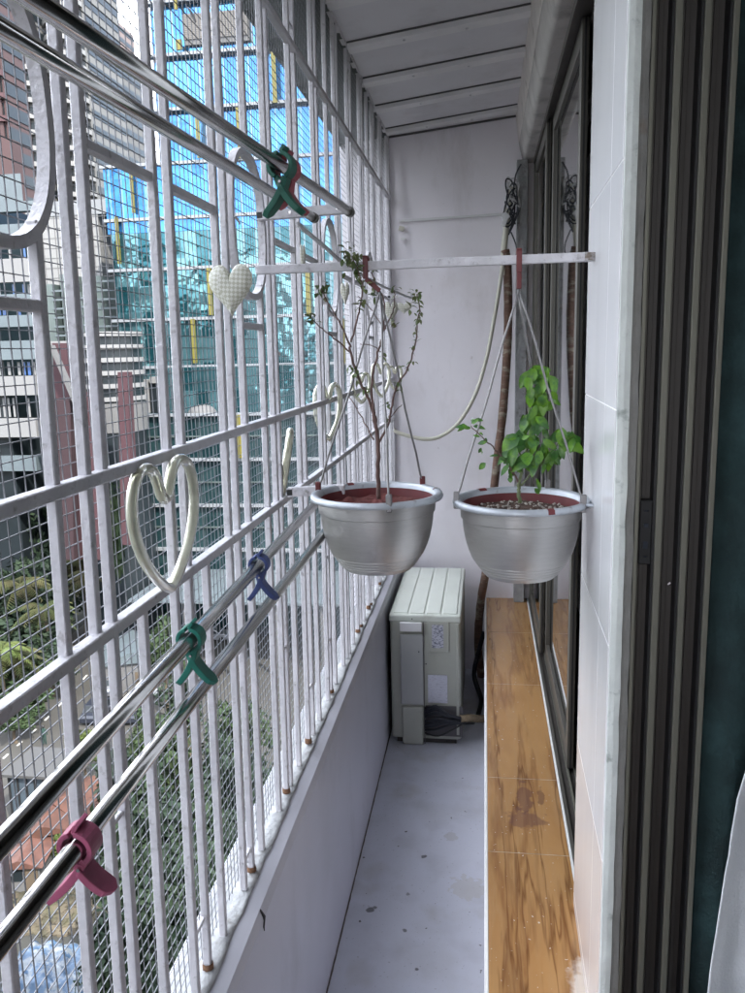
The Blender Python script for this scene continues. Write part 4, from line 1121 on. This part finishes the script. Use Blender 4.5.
pbox('window', M_winb, t, 149.5, 163, 383.3, 413, YPd+1.3, 1)
c = at(202,408,YPd+1.2); g = MB()
g.lathe([(1.6*math.cos(a_), 1.0*math.sin(a_)) for a_ in [R_(90)*i/8 for i in range(9)]], (c.x,c.y,zt_), 24)
tag(g.build('roof_dome', M_conc, smooth=True), 'low pale dome on the podium roof in front of the tower', 'dome')
# pale canopy in front of the podium
a = gnd(128,600,-22); c = gnd(330,574,-22)
cn = empty('canopy', (a.x, a.y, GZ), 'flat pale blue canopy roof at the foot of the glass podium', 'canopy')
MB().box(a.x, c.x+6, a.y, YPd-1.2, -22.25, -22).build('roof', M_canopy, cn)
for k in range(5): 
    xx = a.x+1+k*(c.x-a.x)/4; MB().box(xx-.15, xx+.15, a.y+.5, a.y+.8, GZ, -22.26).build('post', M_conc, cn)

# left side buildings
def tower(name, px0, px1, ptop, Y, depth, mw, label, floor=3.1, slab=None, win=M_winb, zb=GZ, wband=1.5, curved=0, grp=None, cols=0, sx=.35):
    x0, x1 = at(px0,200,Y).x, at(px1,200,Y).x; zt = at((px0+px1)/2, ptop, Y).z
    t = empty(name, ((x0+x1)/2, Y, zb), label, 'tower block', grp)
    MB().box(x0, x1, Y, Y+depth, zb, zt).build('wall', mw, t)
    zz = zt-floor; n = 0
    while zz > max(zb, -8) and n < 48:
        MB().box(x0+.25, x1-.25, Y-.12, Y-.01, zz+.9, zz+.9+wband).build('window_band', win, t)
        if name != 'x': MB().box(x1+.01, x1+.12, Y+.6, Y+depth-.6, zz+.9, zz+.9+wband).build('window_band', win, t)
        if slab:
            if curved:
                g = MB(); K = 60; W_ = x1-x0; pr = []
                for i in range(K+1):
                    u = i/K; pr.append((x0+W_*u, Y-.3-curved*abs(math.sin(u*math.pi*(W_/7.0)))))
                n0 = len(g.v)
                for zz_ in (zz-.1, zz+.85):
                    for (x_, y_) in pr: g.v.append((x_, y_, zz_))
                    g.v += [(x1,Y-.13,zz_),(x0,Y-.13,zz_)]
                M2 = K+3
                for i in range(M2): j = (i+1) % M2; g.f.append((n0+i, n0+j, n0+M2+j, n0+M2+i))
                g.f += [tuple(n0+i for i in reversed(range(M2))), tuple(n0+M2+i for i in range(M2))]
                g.build('balcony', slab, t)
            else:
                MB().box(x0-.2, x1+.2, Y-.8, Y-.13, zz-.1, zz+.75).build('balcony', slab, t)
        zz -= floor; n += 1
    for k in range(cols):
        xx = x0+(k+.5)*(x1-x0)/cols; MB().box(xx-sx, xx+sx, Y-.45, Y-.125, zb, zt).build('pier', mw, t)
    if zt < 130:
        MB().box(x0+(x1-x0)*.3, x0+(x1-x0)*.7, Y+depth*.3, Y+depth*.7, zt, zt+3).build('roof_house', mw, t)
    return t
M_cream = cmat('cream_render', (.17,.17,.165), var=.06, vscale=.1)
M_tallw = cmat('white_balcony', (.27,.27,.265))
tower('apartment_tower', 14, 44, -120, 170, 18, M_cream, 'white tower with curved balconies between the maroon tower and the pale slim tower', slab=M_tallw, curved=2.4, floor=3.2, cols=2, sx=.3)
tower('apartment_tower', 58, 98, -60, 176, 18, M_cream, 'white tower with scalloped curved balconies left of the blue glass tower', slab=M_tallw, curved=2.6, floor=3.2, cols=3, sx=.3)
tower('apartment_tower', 44, 57, -140, 185, 18, M_cream, 'slim pale tower with small ribbed balconies between two curved balcony towers', slab=M_tallw, floor=2.6)
tower('apartment_tower', 98.5, 124, 60, 190, 16, cmat('grey_render', (.14,.14,.135)), 'lower grey apartment tower with planted balconies touching the blue tower', slab=M_tallw, floor=3.2, cols=3)
tower('apartment_tower', 100, 122, 12, 300, 22, cmat('rose_render', (.22,.17,.16)), 'distant rose coloured tower rising behind the grey one', floor=3.6, cols=4, sx=.8)
tower('apartment_tower', -60, 15, -90, 128, 7, M_pinkt, 'maroon and glass tower at the left edge', slab=cmat('maroon_slab', (.10,.045,.05)), floor=3.4, wband=1.9, cols=8)
t = empty('terrace_block', (at(-10,200,112).x, 112, GZ), 'low pink walled block at the left edge with pale glazed front', 'building')
pbox('wall', M_pinkt, t, -60, 43, 143, 470, 112, 3)
pbox('glazing', M_canopy, t, -60, 23, 178, 204, 111.8, .15)
# white panelled building
t = empty('panelled_building', (at(70,240,104).x, 104, GZ), 'bright white panelled building with a square grid on its front', 'building')
pbox('wall', M_tallw, t, 25, 119, 213, 480, 104, 14)
pbox('parapet', cmat('grey_parapet', (.24,.25,.26)), t, 25, 119, 203, 212.7, 103.9, 14)
g = MB()
for k in range(16):
    x = at(25+k*6.3,250,104).x; g.box(x-.04,x+.04,103.96,103.995,at(60,300,104).z,at(60,214,104).z)
for k in range(8):
    z = at(60,218+k*10,104).z; g.box(at(25,250,104).x,at(119,250,104).x,103.97,103.99,z-.04,z+.04)
g.build('panel_joint', M_conc, t)
# grey green glass blocks in front
for (p0,p1,yt,Y,lab) in ((52,64,284,98,'narrow grey green glass block in front of the white panelled building'),(66,80,274,99,'grey green clad block second from the left in front of the white panelled building'),(90,119,276,97,'widest grey green clad block, beside the foot of the blue tower'),(81,89.5,292,98,'lowest grey green clad block between two taller ones')):
    t = empty('clad_block', (at((p0+p1)/2,300,Y).x, Y, GZ), lab, 'building', 'grey green clad blocks')
    pbox('wall', M_greyglass, t, p0, p1, yt, 500, Y, 5)
    for k in range(7):
        z = at(80, yt+6+k*9, Y).z; MB().box(at(p0,300,Y).x, at(p1,300,Y).x, Y-.08, Y-.01, z-.12, z+.12).build('ledge', M_canopy, t)
# striped parking building
YK = 78
t = empty('terraced_building', (at(5,300,YK).x, YK, GZ), 'building at the left edge with stacked pale slabs, dark windows and planted terraces', 'building')
pbox('wall', M_winb, t, -70, 33, 206, 640, YK, 8)
for (ya, yb) in ((206,210),(228,234),(262,281),(297,302),(318,326),(343,359),(378,395),(420,437),(457,471),(500,508)):
    pbox('slab', M_white if ya in (420,262,378) else M_canopy, t, -70, 37, ya, yb, YK-.9, 1.0)
rc = random.Random(14)
for row, (ya, yb) in enumerate(((235,261),(282,297),(303,317),(360,377),(396,419))):
    for k in range(9):
        if rc.random() < .6:
            x = -8+k*5; pbox('window', M_white if rc.random() < .5 else cmat('blue_pane', (.05,.12,.32), .2), t, x, x+4.0, ya+2, yb-2, YK-.06, .05)
# maroon frame and rounded building
t = empty('maroon_frame', (at(90,450,70).x, 70, GZ), 'maroon pink leaning columns of a flyover structure beside a rounded building', 'structure frame')
def pcol(p0, p1, w0, w1, Y, d, name, m, par):
    a0, a1 = at(p0[0]-w0/2, p0[1], Y), at(p0[0]+w0/2, p0[1], Y); b0, b1 = at(p1[0]-w1/2, p1[1], Y), at(p1[0]+w1/2, p1[1], Y)
    g = MB(); g.v = [tuple(v) for v in (a0,a1,b1,b0)] + [(v.x, v.y+d, v.z) for v in (a0,a1,b1,b0)]
    g.f = [(0,1,2,3),(7,6,5,4),(0,4,5,1),(1,5,6,2),(2,6,7,3),(3,7,4,0)]
    return g.build(name, m, par)
pcol((59,343),(72,560),14,16,71,1.2,'column',M_pinkc,t)
pcol((62,400),(66,560),16,16,70,1.0,'column',cmat('dark_maroon',(.03,.010,.014)),t)
pcol((90,392),(93,560),11,13,70.5,1.2,'column',M_pinkc,t)
pcol((122,372),(128,545),9,13,70,1.2,'column',M_pinkc,t)
pcol((50,345),(82,420),3,5,69.6,.6,'brace',M_conc,t)
pcol((84,400),(124,396),3,3,71,.6,'beam',M_conc,t)
MB().box(at(46,345,71.5).x, at(66,345,71.5).x, 71.5, 72.5, at(60,346,71.5).z, at(60,341,71.5).z).build('beam', M_white, t)
YR = 76; c = at(92,370,YR); rad = (at(127,370,YR).x-at(92,370,YR).x)
t = empty('rounded_building', (c.x, YR+rad, GZ), 'rounded building wrapped in white curved balcony bands between the maroon columns', 'building')
zt = at(92,334,YR).z
MB().lathe([(rad*.93, GZ-zt),(rad*.93, 0),(rad*.1, .02)], (c.x, YR+rad, zt), 48).build('wall', M_winb, t, smooth=False)
for k in range(6):
    z = at(92, 334+k*13.2, YR).z
    MB().lathe([(rad*.94,-.22),(rad,-.22),(rad,.22),(rad*.94,.22)], (c.x, YR+rad, z), 48).build('balcony_band', M_white, t)
MB().lathe([(rad*.96, -.02),(rad*.96,-3)], (c.x, YR+rad, at(92,400,YR).z-.4), 48).build('skirt', M_conc, t)

# neighbouring blocks behind the viewer: what the glass tower mirrors
for (x0, x1, y0, h, m_, lab) in ((-98,-78,-34,14,M_cream,'cream apartment block far behind the viewer, mirrored in the glass tower'),(-74,-52,-20,22,M_white,'white apartment block behind the viewer, mirrored in the glass tower'),
                            (-48,-34,-44,8,M_pinkt,'maroon block behind the viewer, mirrored in the glass tower'),(-31,-14,-26,18,M_tallw,'tall pale block behind the viewer, mirrored in the glass tower')):
    t = empty('mirrored_block', ((x0+x1)/2, y0, GZ), lab, 'tower block')
    MB().box(x0, x1, y0-14, y0, GZ, h).build('wall', m_, t)
    z = h-3
    while z > GZ+2:
        for k in range(int((x1-x0)/4)):
            pass
        MB().box(x0+.6, x1-.6, y0+.01, y0+.15, z, z+1.5).build('window_band', M_winb, t); z -= 3.2

# ------------------------------------------------------------------ ground, road
o = MB().box(-2500, 1500, -1500, 4000, GZ-1, GZ).build('ground', M_ground); struct(o)
def strip(pts, w, z, name, m, kind=True, closedends=True):
    P = smoothpath([Vector((p.x, p.y, z)) for p in pts], 8); g = MB(); n = 0
    for i, p in enumerate(P):
        d = (P[min(i+1,len(P)-1)]-P[max(i-1,0)]).normalized(); s_ = Vector((-d.y, d.x, 0))
        g.v += [tuple(p+s_*w/2), tuple(p-s_*w/2), tuple(p+s_*w/2-Vector((0,0,.2))), tuple(p-s_*w/2-Vector((0,0,.2)))]
    for i in range(len(P)-1):
        a0 = i*4; g.f += [(a0,a0+1,a0+5,a0+4),(a0,a0+4,a0+6,a0+2),(a0+1,a0+3,a0+7,a0+5)]
    return g.build(name, m), P
rp_ = [gnd(-60,860,GZ), gnd(-10,775,GZ), gnd(45,722,GZ), gnd(95,668,GZ), gnd(140,622,GZ), gnd(170,590,GZ)]
o, P1 = strip(rp_, 13, GZ+.125, 'pavement', M_pave); struct(o)
o, P2 = strip(rp_, 8.5, GZ+.131, 'road', M_road); struct(o)
g = MB()
for i in range(0, len(P2)-1, 2):
    a_, b__ = P2[i], P2[i].lerp(P2[i+1], .7); d = (b__-a_).normalized(); s_ = Vector((-d.y,d.x,0))*.09; zz = Vector((0,0,.004))
    g.quad(a_+s_+zz, a_-s_+zz, b__-s_+zz, b__+s_+zz)
o = g.build('lane_marking', M_paint); struct(o)
a = gnd(150,650,GZ); c = gnd(420,600,GZ)
o = MB().box(a.x+1, 8, 52, YPd-1, GZ, GZ+.08).build('plaza', M_road); struct(o)

# ------------------------------------------------------------------ trees
def make_tree_mesh(seed, n, rad, hgt, leaf, spread=1.0):
    r = random.Random(seed); g = MB(); blobs = []
    for _ in range(11):
        a_ = r.uniform(0,6.28); q = r.uniform(.1,1)*rad*.7
        blobs.append((Vector((q*math.cos(a_), q*math.sin(a_), hgt*r.uniform(.15,.9))), rad*r.uniform(.28,.5)))
    for i in range(n):
        c, rr_ = blobs[r.randrange(len(blobs))]
        d = Vector((r.gauss(0,1), r.gauss(0,1), r.gauss(0,.8))).normalized()
        p = c + d*rr_*r.uniform(.55,1.08)
        u = Vector((r.gauss(0,1), r.gauss(0,1), r.gauss(0,1))).normalized(); v = u.cross(d+Vector((.01,.02,.3))).normalized()
        L = leaf*r.uniform(.6,1.4)
        g.quad(p-u*L, p-v*L*.55, p+u*L, p+v*L*.55)
    return g
def trunk_mesh(seed, h, r0):
    r = random.Random(seed); g = MB()
    g.tube(smoothpath([(0,0,0),(r.uniform(-.2,.2),r.uniform(-.2,.2),h*.5),(0,0,h)],4), [r0*(1-.04*i) for i in range(9)], 8)
    for k in range(5):
        a_ = k*1.3+seed; g.tube([(0,0,h*.75),(math.cos(a_)*h*.18,math.sin(a_)*h*.18,h*1.0),(math.cos(a_)*h*.34,math.sin(a_)*h*.34,h*1.3)], [r0*.5,r0*.35,r0*.12], 5)
    return g
tree_proto = {}
def tree(x, y, h, m, label, group, seed, rad=None, zb=GZ, n=1500, leaf=.26):
    key = (m.name, seed % 3)
    rad = rad or h*.38
    if key not in tree_proto:
        cg = make_tree_mesh(seed % 3+7, n, 3.0, 5.0, leaf).build('crown', m); tg = trunk_mesh(seed % 3, 4.2, .2).build('trunk', M_trunk)
        for v in cg.data.vertices: v.co.z += 3.2
        root = bpy.data.objects.new('leafy_tree', None); col.objects.link(root); cg.parent = root; tg.parent = root
        tree_proto[key] = root; t = root
    else: t = copy_tree(tree_proto[key])
    t.location = (x, y, zb); t.scale = (rad/3.0, rad/3.0, h/8.6); t.rotation_euler = (0,0,seed*1.7)
    tag(t, label, 'tree', group); return t
def tpx(px, py, Y, frac=.65):
    """tree whose crown centre shows at the pixel: returns x, height"""
    p = at(px, py, Y); return p.x, (p.z-GZ)/frac
G1 = 'dark trees around the road'; 
rt_ = random.Random(77)
spots = []
for (px, py, Y, m, rad) in ((-25,500,92,M_fdark,5),(12,498,90,M_fdark,5),(42,512,88,M_fdark,4.5),(5,540,82,M_fdark,5),(48,548,82,M_fdark,4),(20,625,70,M_fdark,4.5),(-20,600,72,M_fdark,5),(40,590,76,M_fdark,4),(60,620,76,M_fdark,3),(18,668,64,M_fmid,3.5),(50,664,66,M_fdark,3),
                       (100,520,84,M_fol,4.5),(122,535,86,M_fol,4),(88,560,82,M_fol,4),(112,585,84,M_fmid,4),(135,560,88,M_fol,4),(104,480,90,M_fmid,3),(100,445,74,M_fmid,2),
                       (30,700,60,M_fmid,2.6),(14,720,57,M_fmid,2.4)):
    spots.append((px, py, Y, m, rad, 'left of the road'))
for (px, py, Y, m, rad) in ((130,800,40,M_fdark,3.2),(170,760,44,M_fmid,2.6),(150,850,36,M_fdark,3.2),(195,830,38,M_fdark,3),(180,900,32,M_fdark,3),(225,790,42,M_fdark,3),(215,870,34,M_fdark,3),(128,900,32,M_fdark,2.6),(130,960,29,M_fdark,2.6),(240,730,50,M_fmid,3),(200,955,28,M_fdark,2.4),(150,735,52,M_fmid,2),(262,800,40,M_fdark,2.5),(185,700,56,M_fdark,2.2),(165,655,62,M_fmid,2.4)):
    spots.append((px, py, Y, m, rad, 'below'))
descr = {'dark_foliage':'dense dark green', 'mid_foliage':'mid green', 'olive_foliage':'dry olive brown'}
for i, (px, py, Y, m, rad, side) in enumerate(spots):
    x, h = tpx(px, py, Y); h = max(2.5, min(h, 26))
    place = ('in the stand left of the road, under the terraced building' if px < 70 and py < 640 else 'along the near verge of the road' if px < 70 else 'between the maroon columns and the podium' if py < 600 else 'in the grove directly below the grille' if px < 215 else 'at the right end of the grove below the grille')
    tree(x, Y, h, m, '%s tree %s' % (descr[m.name], place), 'trees '+place, i, rad=rad)
# palms
def palm(px, py, Y, m, label, nf=18, L=3.2, seed=0):
    c = at(px, py, Y); r = random.Random(seed); h = c.z-GZ
    t = empty('palm_tree', (c.x, Y, GZ), label, 'palm tree', 'sunlit palms left of the road')
    MB().tube(smoothpath([(c.x, Y, GZ),(c.x+r.uniform(-.5,.5), Y, GZ+h*.5),(c.x, Y, c.z)],5), .16, 8).build('trunk', M_trunk, t, smooth=True)
    g = MB()
    for k in range(nf):
        a_ = 6.283*k/nf+r.uniform(-.2,.2); el = r.uniform(-.1,1.1); d = Vector((math.cos(a_), math.sin(a_), 0))
        P = [c + d*L*u*math.cos(el*.5) + Vector((0,0,L*(math.sin(el)*u*.8 - .75*u*u))) for u in [q/9 for q in range(10)]]
        for q in range(9):
            s_ = d.cross(Vector((0,0,1)))
            for sg in (-1,1):
                for e in range(2):
                    p = P[q].lerp(P[q+1], e*.5); w_ = .75*math.sin(max(.12,(q+e*.5)/9)*2.9)*L/3
                    tip = p+s_*sg*w_+d*.35+Vector((0,0,-.38*w_-.1*r.random()))
                    g.quad(p, p+d*.16, tip, tip-d*.05)
        g.tube(P, .03, 4)
    g.build('fronds', m, t)
palm(20,585,72,M_palm,'sunlit palm nearest the left edge, upper of the stand',seed=1,L=3.4)
palm(42,608,70,M_palm,'sunlit palm with yellowing fronds right of the upper palm',seed=2,L=3.2)
palm(2,650,62,M_lime,'bright lime palm cut by the left edge',seed=3,L=2.6)
palm(14,655,63,M_palm,'lower sunlit palm beside the lime one',seed=4,L=2.6)
palm(92,575,78,M_fol,'brownish palm right of the two maroon columns',seed=5,L=3.0)
palm(78,560,80,M_palm,'small palm at the foot of the maroon columns',seed=6,L=2.4)
# lime shrub
p = gnd(88,782,GZ); t = tree(p.x, p.y, 4.5, M_lime, 'bright yellow green bushy tree above the red roofs', None, 2, rad=1.8)
p = gnd(62,868,GZ); t = tree(p.x, p.y, 2.2, M_lime, 'small yellow green bush beside the rubble patch', None, 1, rad=1.0)

# ------------------------------------------------------------------ small things at street level
def car(p, ang, m, label):
    t = empty('parked_car', (p.x, p.y, p.z), label, 'car', 'cars by the road')
    def tf(g):
        M = Matrix.Translation(p) @ Matrix.Rotation(ang, 4, 'Z'); g.v = [tuple(M @ Vector(v)) for v in g.v]; return g
    side = [(-2.1,.3),(-2.12,.75),(-1.9,.92),(-1.45,.98),(-.95,1.42),(.55,1.44),(1.15,1.0),(1.95,.86),(2.12,.62),(2.1,.3)]
    g = MB(); g.prism(side, (0,0,0), (1,0,0), (0,0,1), 1.7); tf(g).build('body', m, t, bevel=.06)
    g = MB(); g.prism([(-1.35,1.0),(-.92,1.36),(.5,1.38),(1.02,1.02)], (0,0,0), (1,0,0), (0,0,1), 1.72); tf(g).build('side_windows', M_winb, t)
    for (a_, b__) in (((-1.47,.99),(-.96,1.425)), ((.58,1.42),(1.13,1.02))):
        g = MB(); g.bar((a_[0]+(b__[0]-a_[0])*.1-.015 if a_[0]<0 else a_[0]+.02,0,a_[1]+.04),(b__[0]-.03 if a_[0]<0 else b__[0]-.02,0,b__[1]-.02), 1.4, .05); tf(g).build('windscreen', M_winb, t)
    for sx_ in (-1.3,1.3):
        for sy_ in (-.78,.78):
            g = MB(); g.tube([(sx_,sy_-.1,.32),(sx_,sy_+.1,.32)], .32, 14); tf(g).build('wheel', M_black, t)
    return t
M_c1 = cmat('silver_car_paint', (.35,.36,.38), .3, metal=.5); M_c2 = cmat('dark_car_paint', (.03,.035,.05), .3); M_c3 = cmat('white_car_paint', (.7,.7,.7), .3)
ra = math.atan2((P2[20]-P2[10]).y, (P2[20]-P2[10]).x)
z_ = GZ+.135
car(gnd(99,716,z_), ra, M_c2, 'dark car on the near lane of the road')
car(gnd(112,690,z_), ra, M_c1, 'silver car on the road ahead of the dark car')
car(gnd(150,690,GZ+.08), ra+.3, M_c3, 'white car parked on the plaza right of the road')
car(gnd(133,716,GZ+.08), ra+.2, M_c2, 'black car parked on the plaza below the white car')
car(gnd(212,640,GZ+.08), .1, M_c1, 'silver car parked in front of the pale canopy')
car(gnd(250,636,GZ+.08), .05, M_c2, 'dark car parked right of the silver one at the canopy')
def person(p, cloth_m, leg_m, label, h=1.7):
    t = empty('person', (p.x, p.y, p.z), label, 'person')
    me = bpy.data.meshes.new('body')
    V = [(0,0,.95),(0,0,1.2),(0,0,1.42),(0,0,1.52),(0,0,1.66),(-.19,0,1.40),(-.26,.03,1.12),(-.27,.10,.88),(.19,0,1.40),(.26,.03,1.12),(.27,.10,.88),(-.10,0,.90),(-.12,.05,.48),(-.12,-.02,.06),(.10,0,.90),(.12,-.04,.48),(.12,.03,.06)]
    E_ = [(0,1),(1,2),(2,3),(3,4),(2,5),(5,6),(6,7),(2,8),(8,9),(9,10),(0,11),(11,12),(12,13),(0,14),(14,15),(15,16)]
    me.from_pydata([Vector(v)*h/1.75 for v in V], E_, []); o = bpy.data.objects.new('body', me); col.objects.link(o); o.parent = t
    me.materials.append(cloth_m)
    sk = o.modifiers.new('skin','SKIN'); R2 = [.15,.15,.15,.06,.11,.07,.05,.04,.07,.05,.04,.10,.075,.055,.10,.075,.055]
    for i, v in enumerate(me.skin_vertices[0].data): v.radius = (R2[i], R2[i]*.8); v.use_root = (i == 0)
    u = o.modifiers.new('sub','SUBSURF'); u.levels = 1; u.render_levels = 1
    g = MB(); g.lathe([(0,-.12),(.09,-.08),(.105,.0),(.09,.08),(.0,.13)], (p.x, p.y, p.z+1.66*h/1.75), 12); g.build('head', leg_m, t, smooth=True)
    return t
M_skin = cmat('skin', (.25,.15,.10), .6)
person(gnd(45,745,GZ+.135), cmat('green_black_clothes', (.015,.05,.04)), M_black, 'person in dark green clothes standing on the roadside')
person(gnd(50,695,GZ+.135), cmat('orange_clothes', (.30,.11,.03)), M_skin, 'person in an orange top by the verge of the road')
# shuttered kiosk lower left
YS = 46
t = empty('shuttered_shed', (at(30,800,YS).x, YS, GZ), 'dark blue grey shuttered shed at the near side of the road', 'shed')
a = at(8,772,YS); c = at(58,838,YS)
MB().box(a.x, c.x, YS, YS+3.2, GZ, a.z-.2).build('wall', cmat('blue_grey_panel', (.07,.095,.12), .5, var=.2, vscale=1), t)
MB().box(a.x-.3, c.x+.3, YS-.4, YS+3.5, a.z-.19, a.z).build('roof', cmat('shed_roof', (.07,.07,.07)), t)
for k in range(6):
    x = a.x+(c.x-a.x)*k/5; MB().box(x-.07, x+.07, YS-.06, YS-.005, GZ, a.z-.2).build('post', M_black, t)
# red roofed houses
def house(px, py, w, d, h, rot, m, label, wall=M_conc):
    p = gnd(px, py, GZ); t = empty('small_house', (p.x, p.y, GZ), label, 'house', 'low houses near the road')
    M = Matrix.Translation((p.x, p.y, GZ)) @ Matrix.Rotation(rot, 4, 'Z')
    def tf(g): g.v = [tuple(M @ Vector(v)) for v in g.v]; return g
    tf(MB().box(-w/2, w/2, -d/2, d/2, 0, h)).build('wall', wall, t)
    g = MB(); e = .3; z1 = h+w*.22
    g.v = [(-w/2-e,-d/2-e,h-.05),(w/2+e,-d/2-e,h-.05),(w/2+e,d/2+e,h-.05),(-w/2-e,d/2+e,h-.05),(0,-d/2-e,z1),(0,d/2+e,z1)]
    g.f = [(0,4,5,3),(1,2,5,4),(0,1,4),(2,3,5),(0,3,2,1)]
    tf(g).build('roof', m, t)
    g = tf(MB().box(-w/2+.4, -w/2+1.2, -d/2-.05, -d/2-.002, .8, 1.8)); g.build('window', M_winb, t)
    g = tf(MB().box(.2, 1.0, -d/2-.05, -d/2-.002, 0, 1.95)); g.build('door', M_trunk, t)
house(48,850,2.8,3.4,2.2,.5,M_roofr,'small red roofed house left of the pink clip')
house(78,826,2.6,3.2,2.2,-.3,M_roofr,'red roofed house under the yellow green tree')
house(104,842,2.4,2.8,2.0,.9,M_roofr,'red roofed house nearest the grove')
house(30,880,2.2,2.4,1.8,.2,cmat('rusty_roof',(.12,.05,.035),var=.4,vscale=2),'rusty brown roofed hut at the lower left')
house(135,680,5,6,3.0,.4,M_canopy,'house with a pale metal roof on the plaza')
# blue tarp thrown over a frame
c = gnd(55,955,GZ+2.2); g = MB(); NX = 40
for j in range(NX+1):
    for i in range(NX+1):
        u, v = i/NX-.5, j/NX-.5
        z = 2.2-.9*abs(v)*1.2+.28*noise.noise(Vector((u*7,v*7,0)))+.12*noise.noise(Vector((u*22,v*22,3)))
        if max(abs(u),abs(v)) > .46: z -= .5
        g.v.append((c.x+u*4.2+.15*noise.noise(Vector((v*9,4,0))), c.y+v*3.0+.15*noise.noise(Vector((u*9,1,0))), GZ+z))
for j in range(NX):
    for i in range(NX): a0 = j*(NX+1)+i; g.f.append((a0,a0+1,a0+NX+2,a0+NX+1))
tp_ = empty('tarpaulin_shelter', (c.x, c.y, GZ), 'crumpled blue and white tarpaulin over a low shelter at the lower left', 'shelter')
o = g.build('tarpaulin', M_tarp, tp_, smooth=True); o.modifiers.new('s','SOLIDIFY').thickness = .02
for (dx, dy) in ((-1.9,-1.3),(1.9,-1.3),(1.9,1.3),(-1.9,1.3)): MB().box(c.x+dx-.05,c.x+dx+.05,c.y+dy-.05,c.y+dy+.05,GZ,GZ+1.5).build('pole', M_trunk, tp_)
# rubble ground cover
g = MB(); rc = random.Random(31)
for _ in range(900):
    p = gnd(rc.uniform(5,110), rc.uniform(866,935), GZ); s_ = rc.uniform(.06,.28)
    n = len(g.v); M = Matrix.Translation(p) @ Matrix.Rotation(rc.uniform(0,6), 4, 'Z') @ Matrix.Rotation(rc.uniform(-.6,.6), 4, 'X')
    g.box(-s_, s_, -s_*.6, s_*.6, -s_*.3, s_*.4)
    for q in range(n, n+8): g.v[q] = tuple(M @ Vector(g.v[q]))
tag(g.build('rubble', cmat('rubble', (.11,.09,.06), .95, var=.5, vscale=.8, color2=(.07,.065,.035), mixscale=.7)), 'strewn brown rubble and dry litter on the ground at the lower left', 'rubble', kind='stuff')
# low hedge along the road
g = MB(); rc = random.Random(3)
for _ in range(6000):
    q = rc.random(); p = P1[int(8+q*14)].lerp(P1[int(8+q*14)+1], rc.random()); d = (P1[20]-P1[10]).normalized(); s_ = Vector((-d.y,d.x,0))
    p = p+s_*(7.4+rc.gauss(0,.5))+Vector((0,0,rc.uniform(0,1.1))); u = Vector((rc.gauss(0,1),rc.gauss(0,1),rc.gauss(0,1))).normalized(); v = u.orthogonal().normalized()
    g.quad(p-u*.2, p-v*.12, p+u*.2, p+v*.12)
tag(g.build('hedge', M_fmid), 'low green hedge growing along the far verge of the road', 'hedge', kind='stuff')

# ================================================================== LIGHT
SUN = Vector((.52, -.60, .85)).normalized()
sd = bpy.data.lights.new('sun', 'SUN'); sd.energy = 2.0; sd.angle = R_(.53); sd.color = (1, .95, .87)
so = bpy.data.objects.new('sun', sd); col.objects.link(so); so.location = (20,-20,40)
so.rotation_euler = SUN.to_track_quat('Z', 'Y').to_euler()
w = bpy.data.worlds.new('World'); scene.world = w; w.use_nodes = True; nt = w.node_tree; nd = nt.nodes; lk = nt.links
bg = nd['Background']
sky = nd.new('ShaderNodeTexSky'); sky.sky_type = 'NISHITA'; sky.sun_disc = False
sky.sun_elevation = math.asin(SUN.z); sky.sun_rotation = math.atan2(SUN.x, SUN.y)
tc = nd.new('ShaderNodeTexCoord'); mp = nd.new('ShaderNodeMapping'); mp.inputs['Scale'].default_value = (1,1,2.2); mp.inputs['Location'].default_value = (.35,.2,.1)
lk.new(tc.outputs['Generated'], mp.inputs[0])
n = nd.new('ShaderNodeTexNoise'); n.inputs['Scale'].default_value = 1.9; n.inputs['Detail'].default_value = 7; n.inputs['Roughness'].default_value = .55; lk.new(mp.outputs[0], n.inputs['Vector'])
r = nd.new('ShaderNodeMapRange'); r.inputs[1].default_value = .40; r.inputs[2].default_value = .58; lk.new(n.outputs['Fac'], r.inputs[0])
mx = nd.new('ShaderNodeMix'); mx.data_type = 'RGBA'; lk.new(r.outputs[0], mx.inputs[0]); lk.new(sky.outputs[0], mx.inputs[6]); mx.inputs[7].default_value = (12.0,12.4,13.2,1)
lk.new(mx.outputs[2], bg.inputs['Color']); bg.inputs['Strength'].default_value = .12
scene.view_settings.view_transform = 'Standard'; scene.view_settings.look = 'None'; scene.view_settings.gamma = 1
scene.view_settings.use_curve_mapping = False
scene.view_settings.exposure = 2.5
scene.render.engine = 'CYCLES'
scene.cycles.max_bounces = 10; scene.cycles.diffuse_bounces = 5; scene.cycles.glossy_bounces = 4; scene.cycles.transmission_bounces = 6
scene.cycles.caustics_reflective = False; scene.cycles.caustics_refractive = False
scene.cycles.use_denoising = True
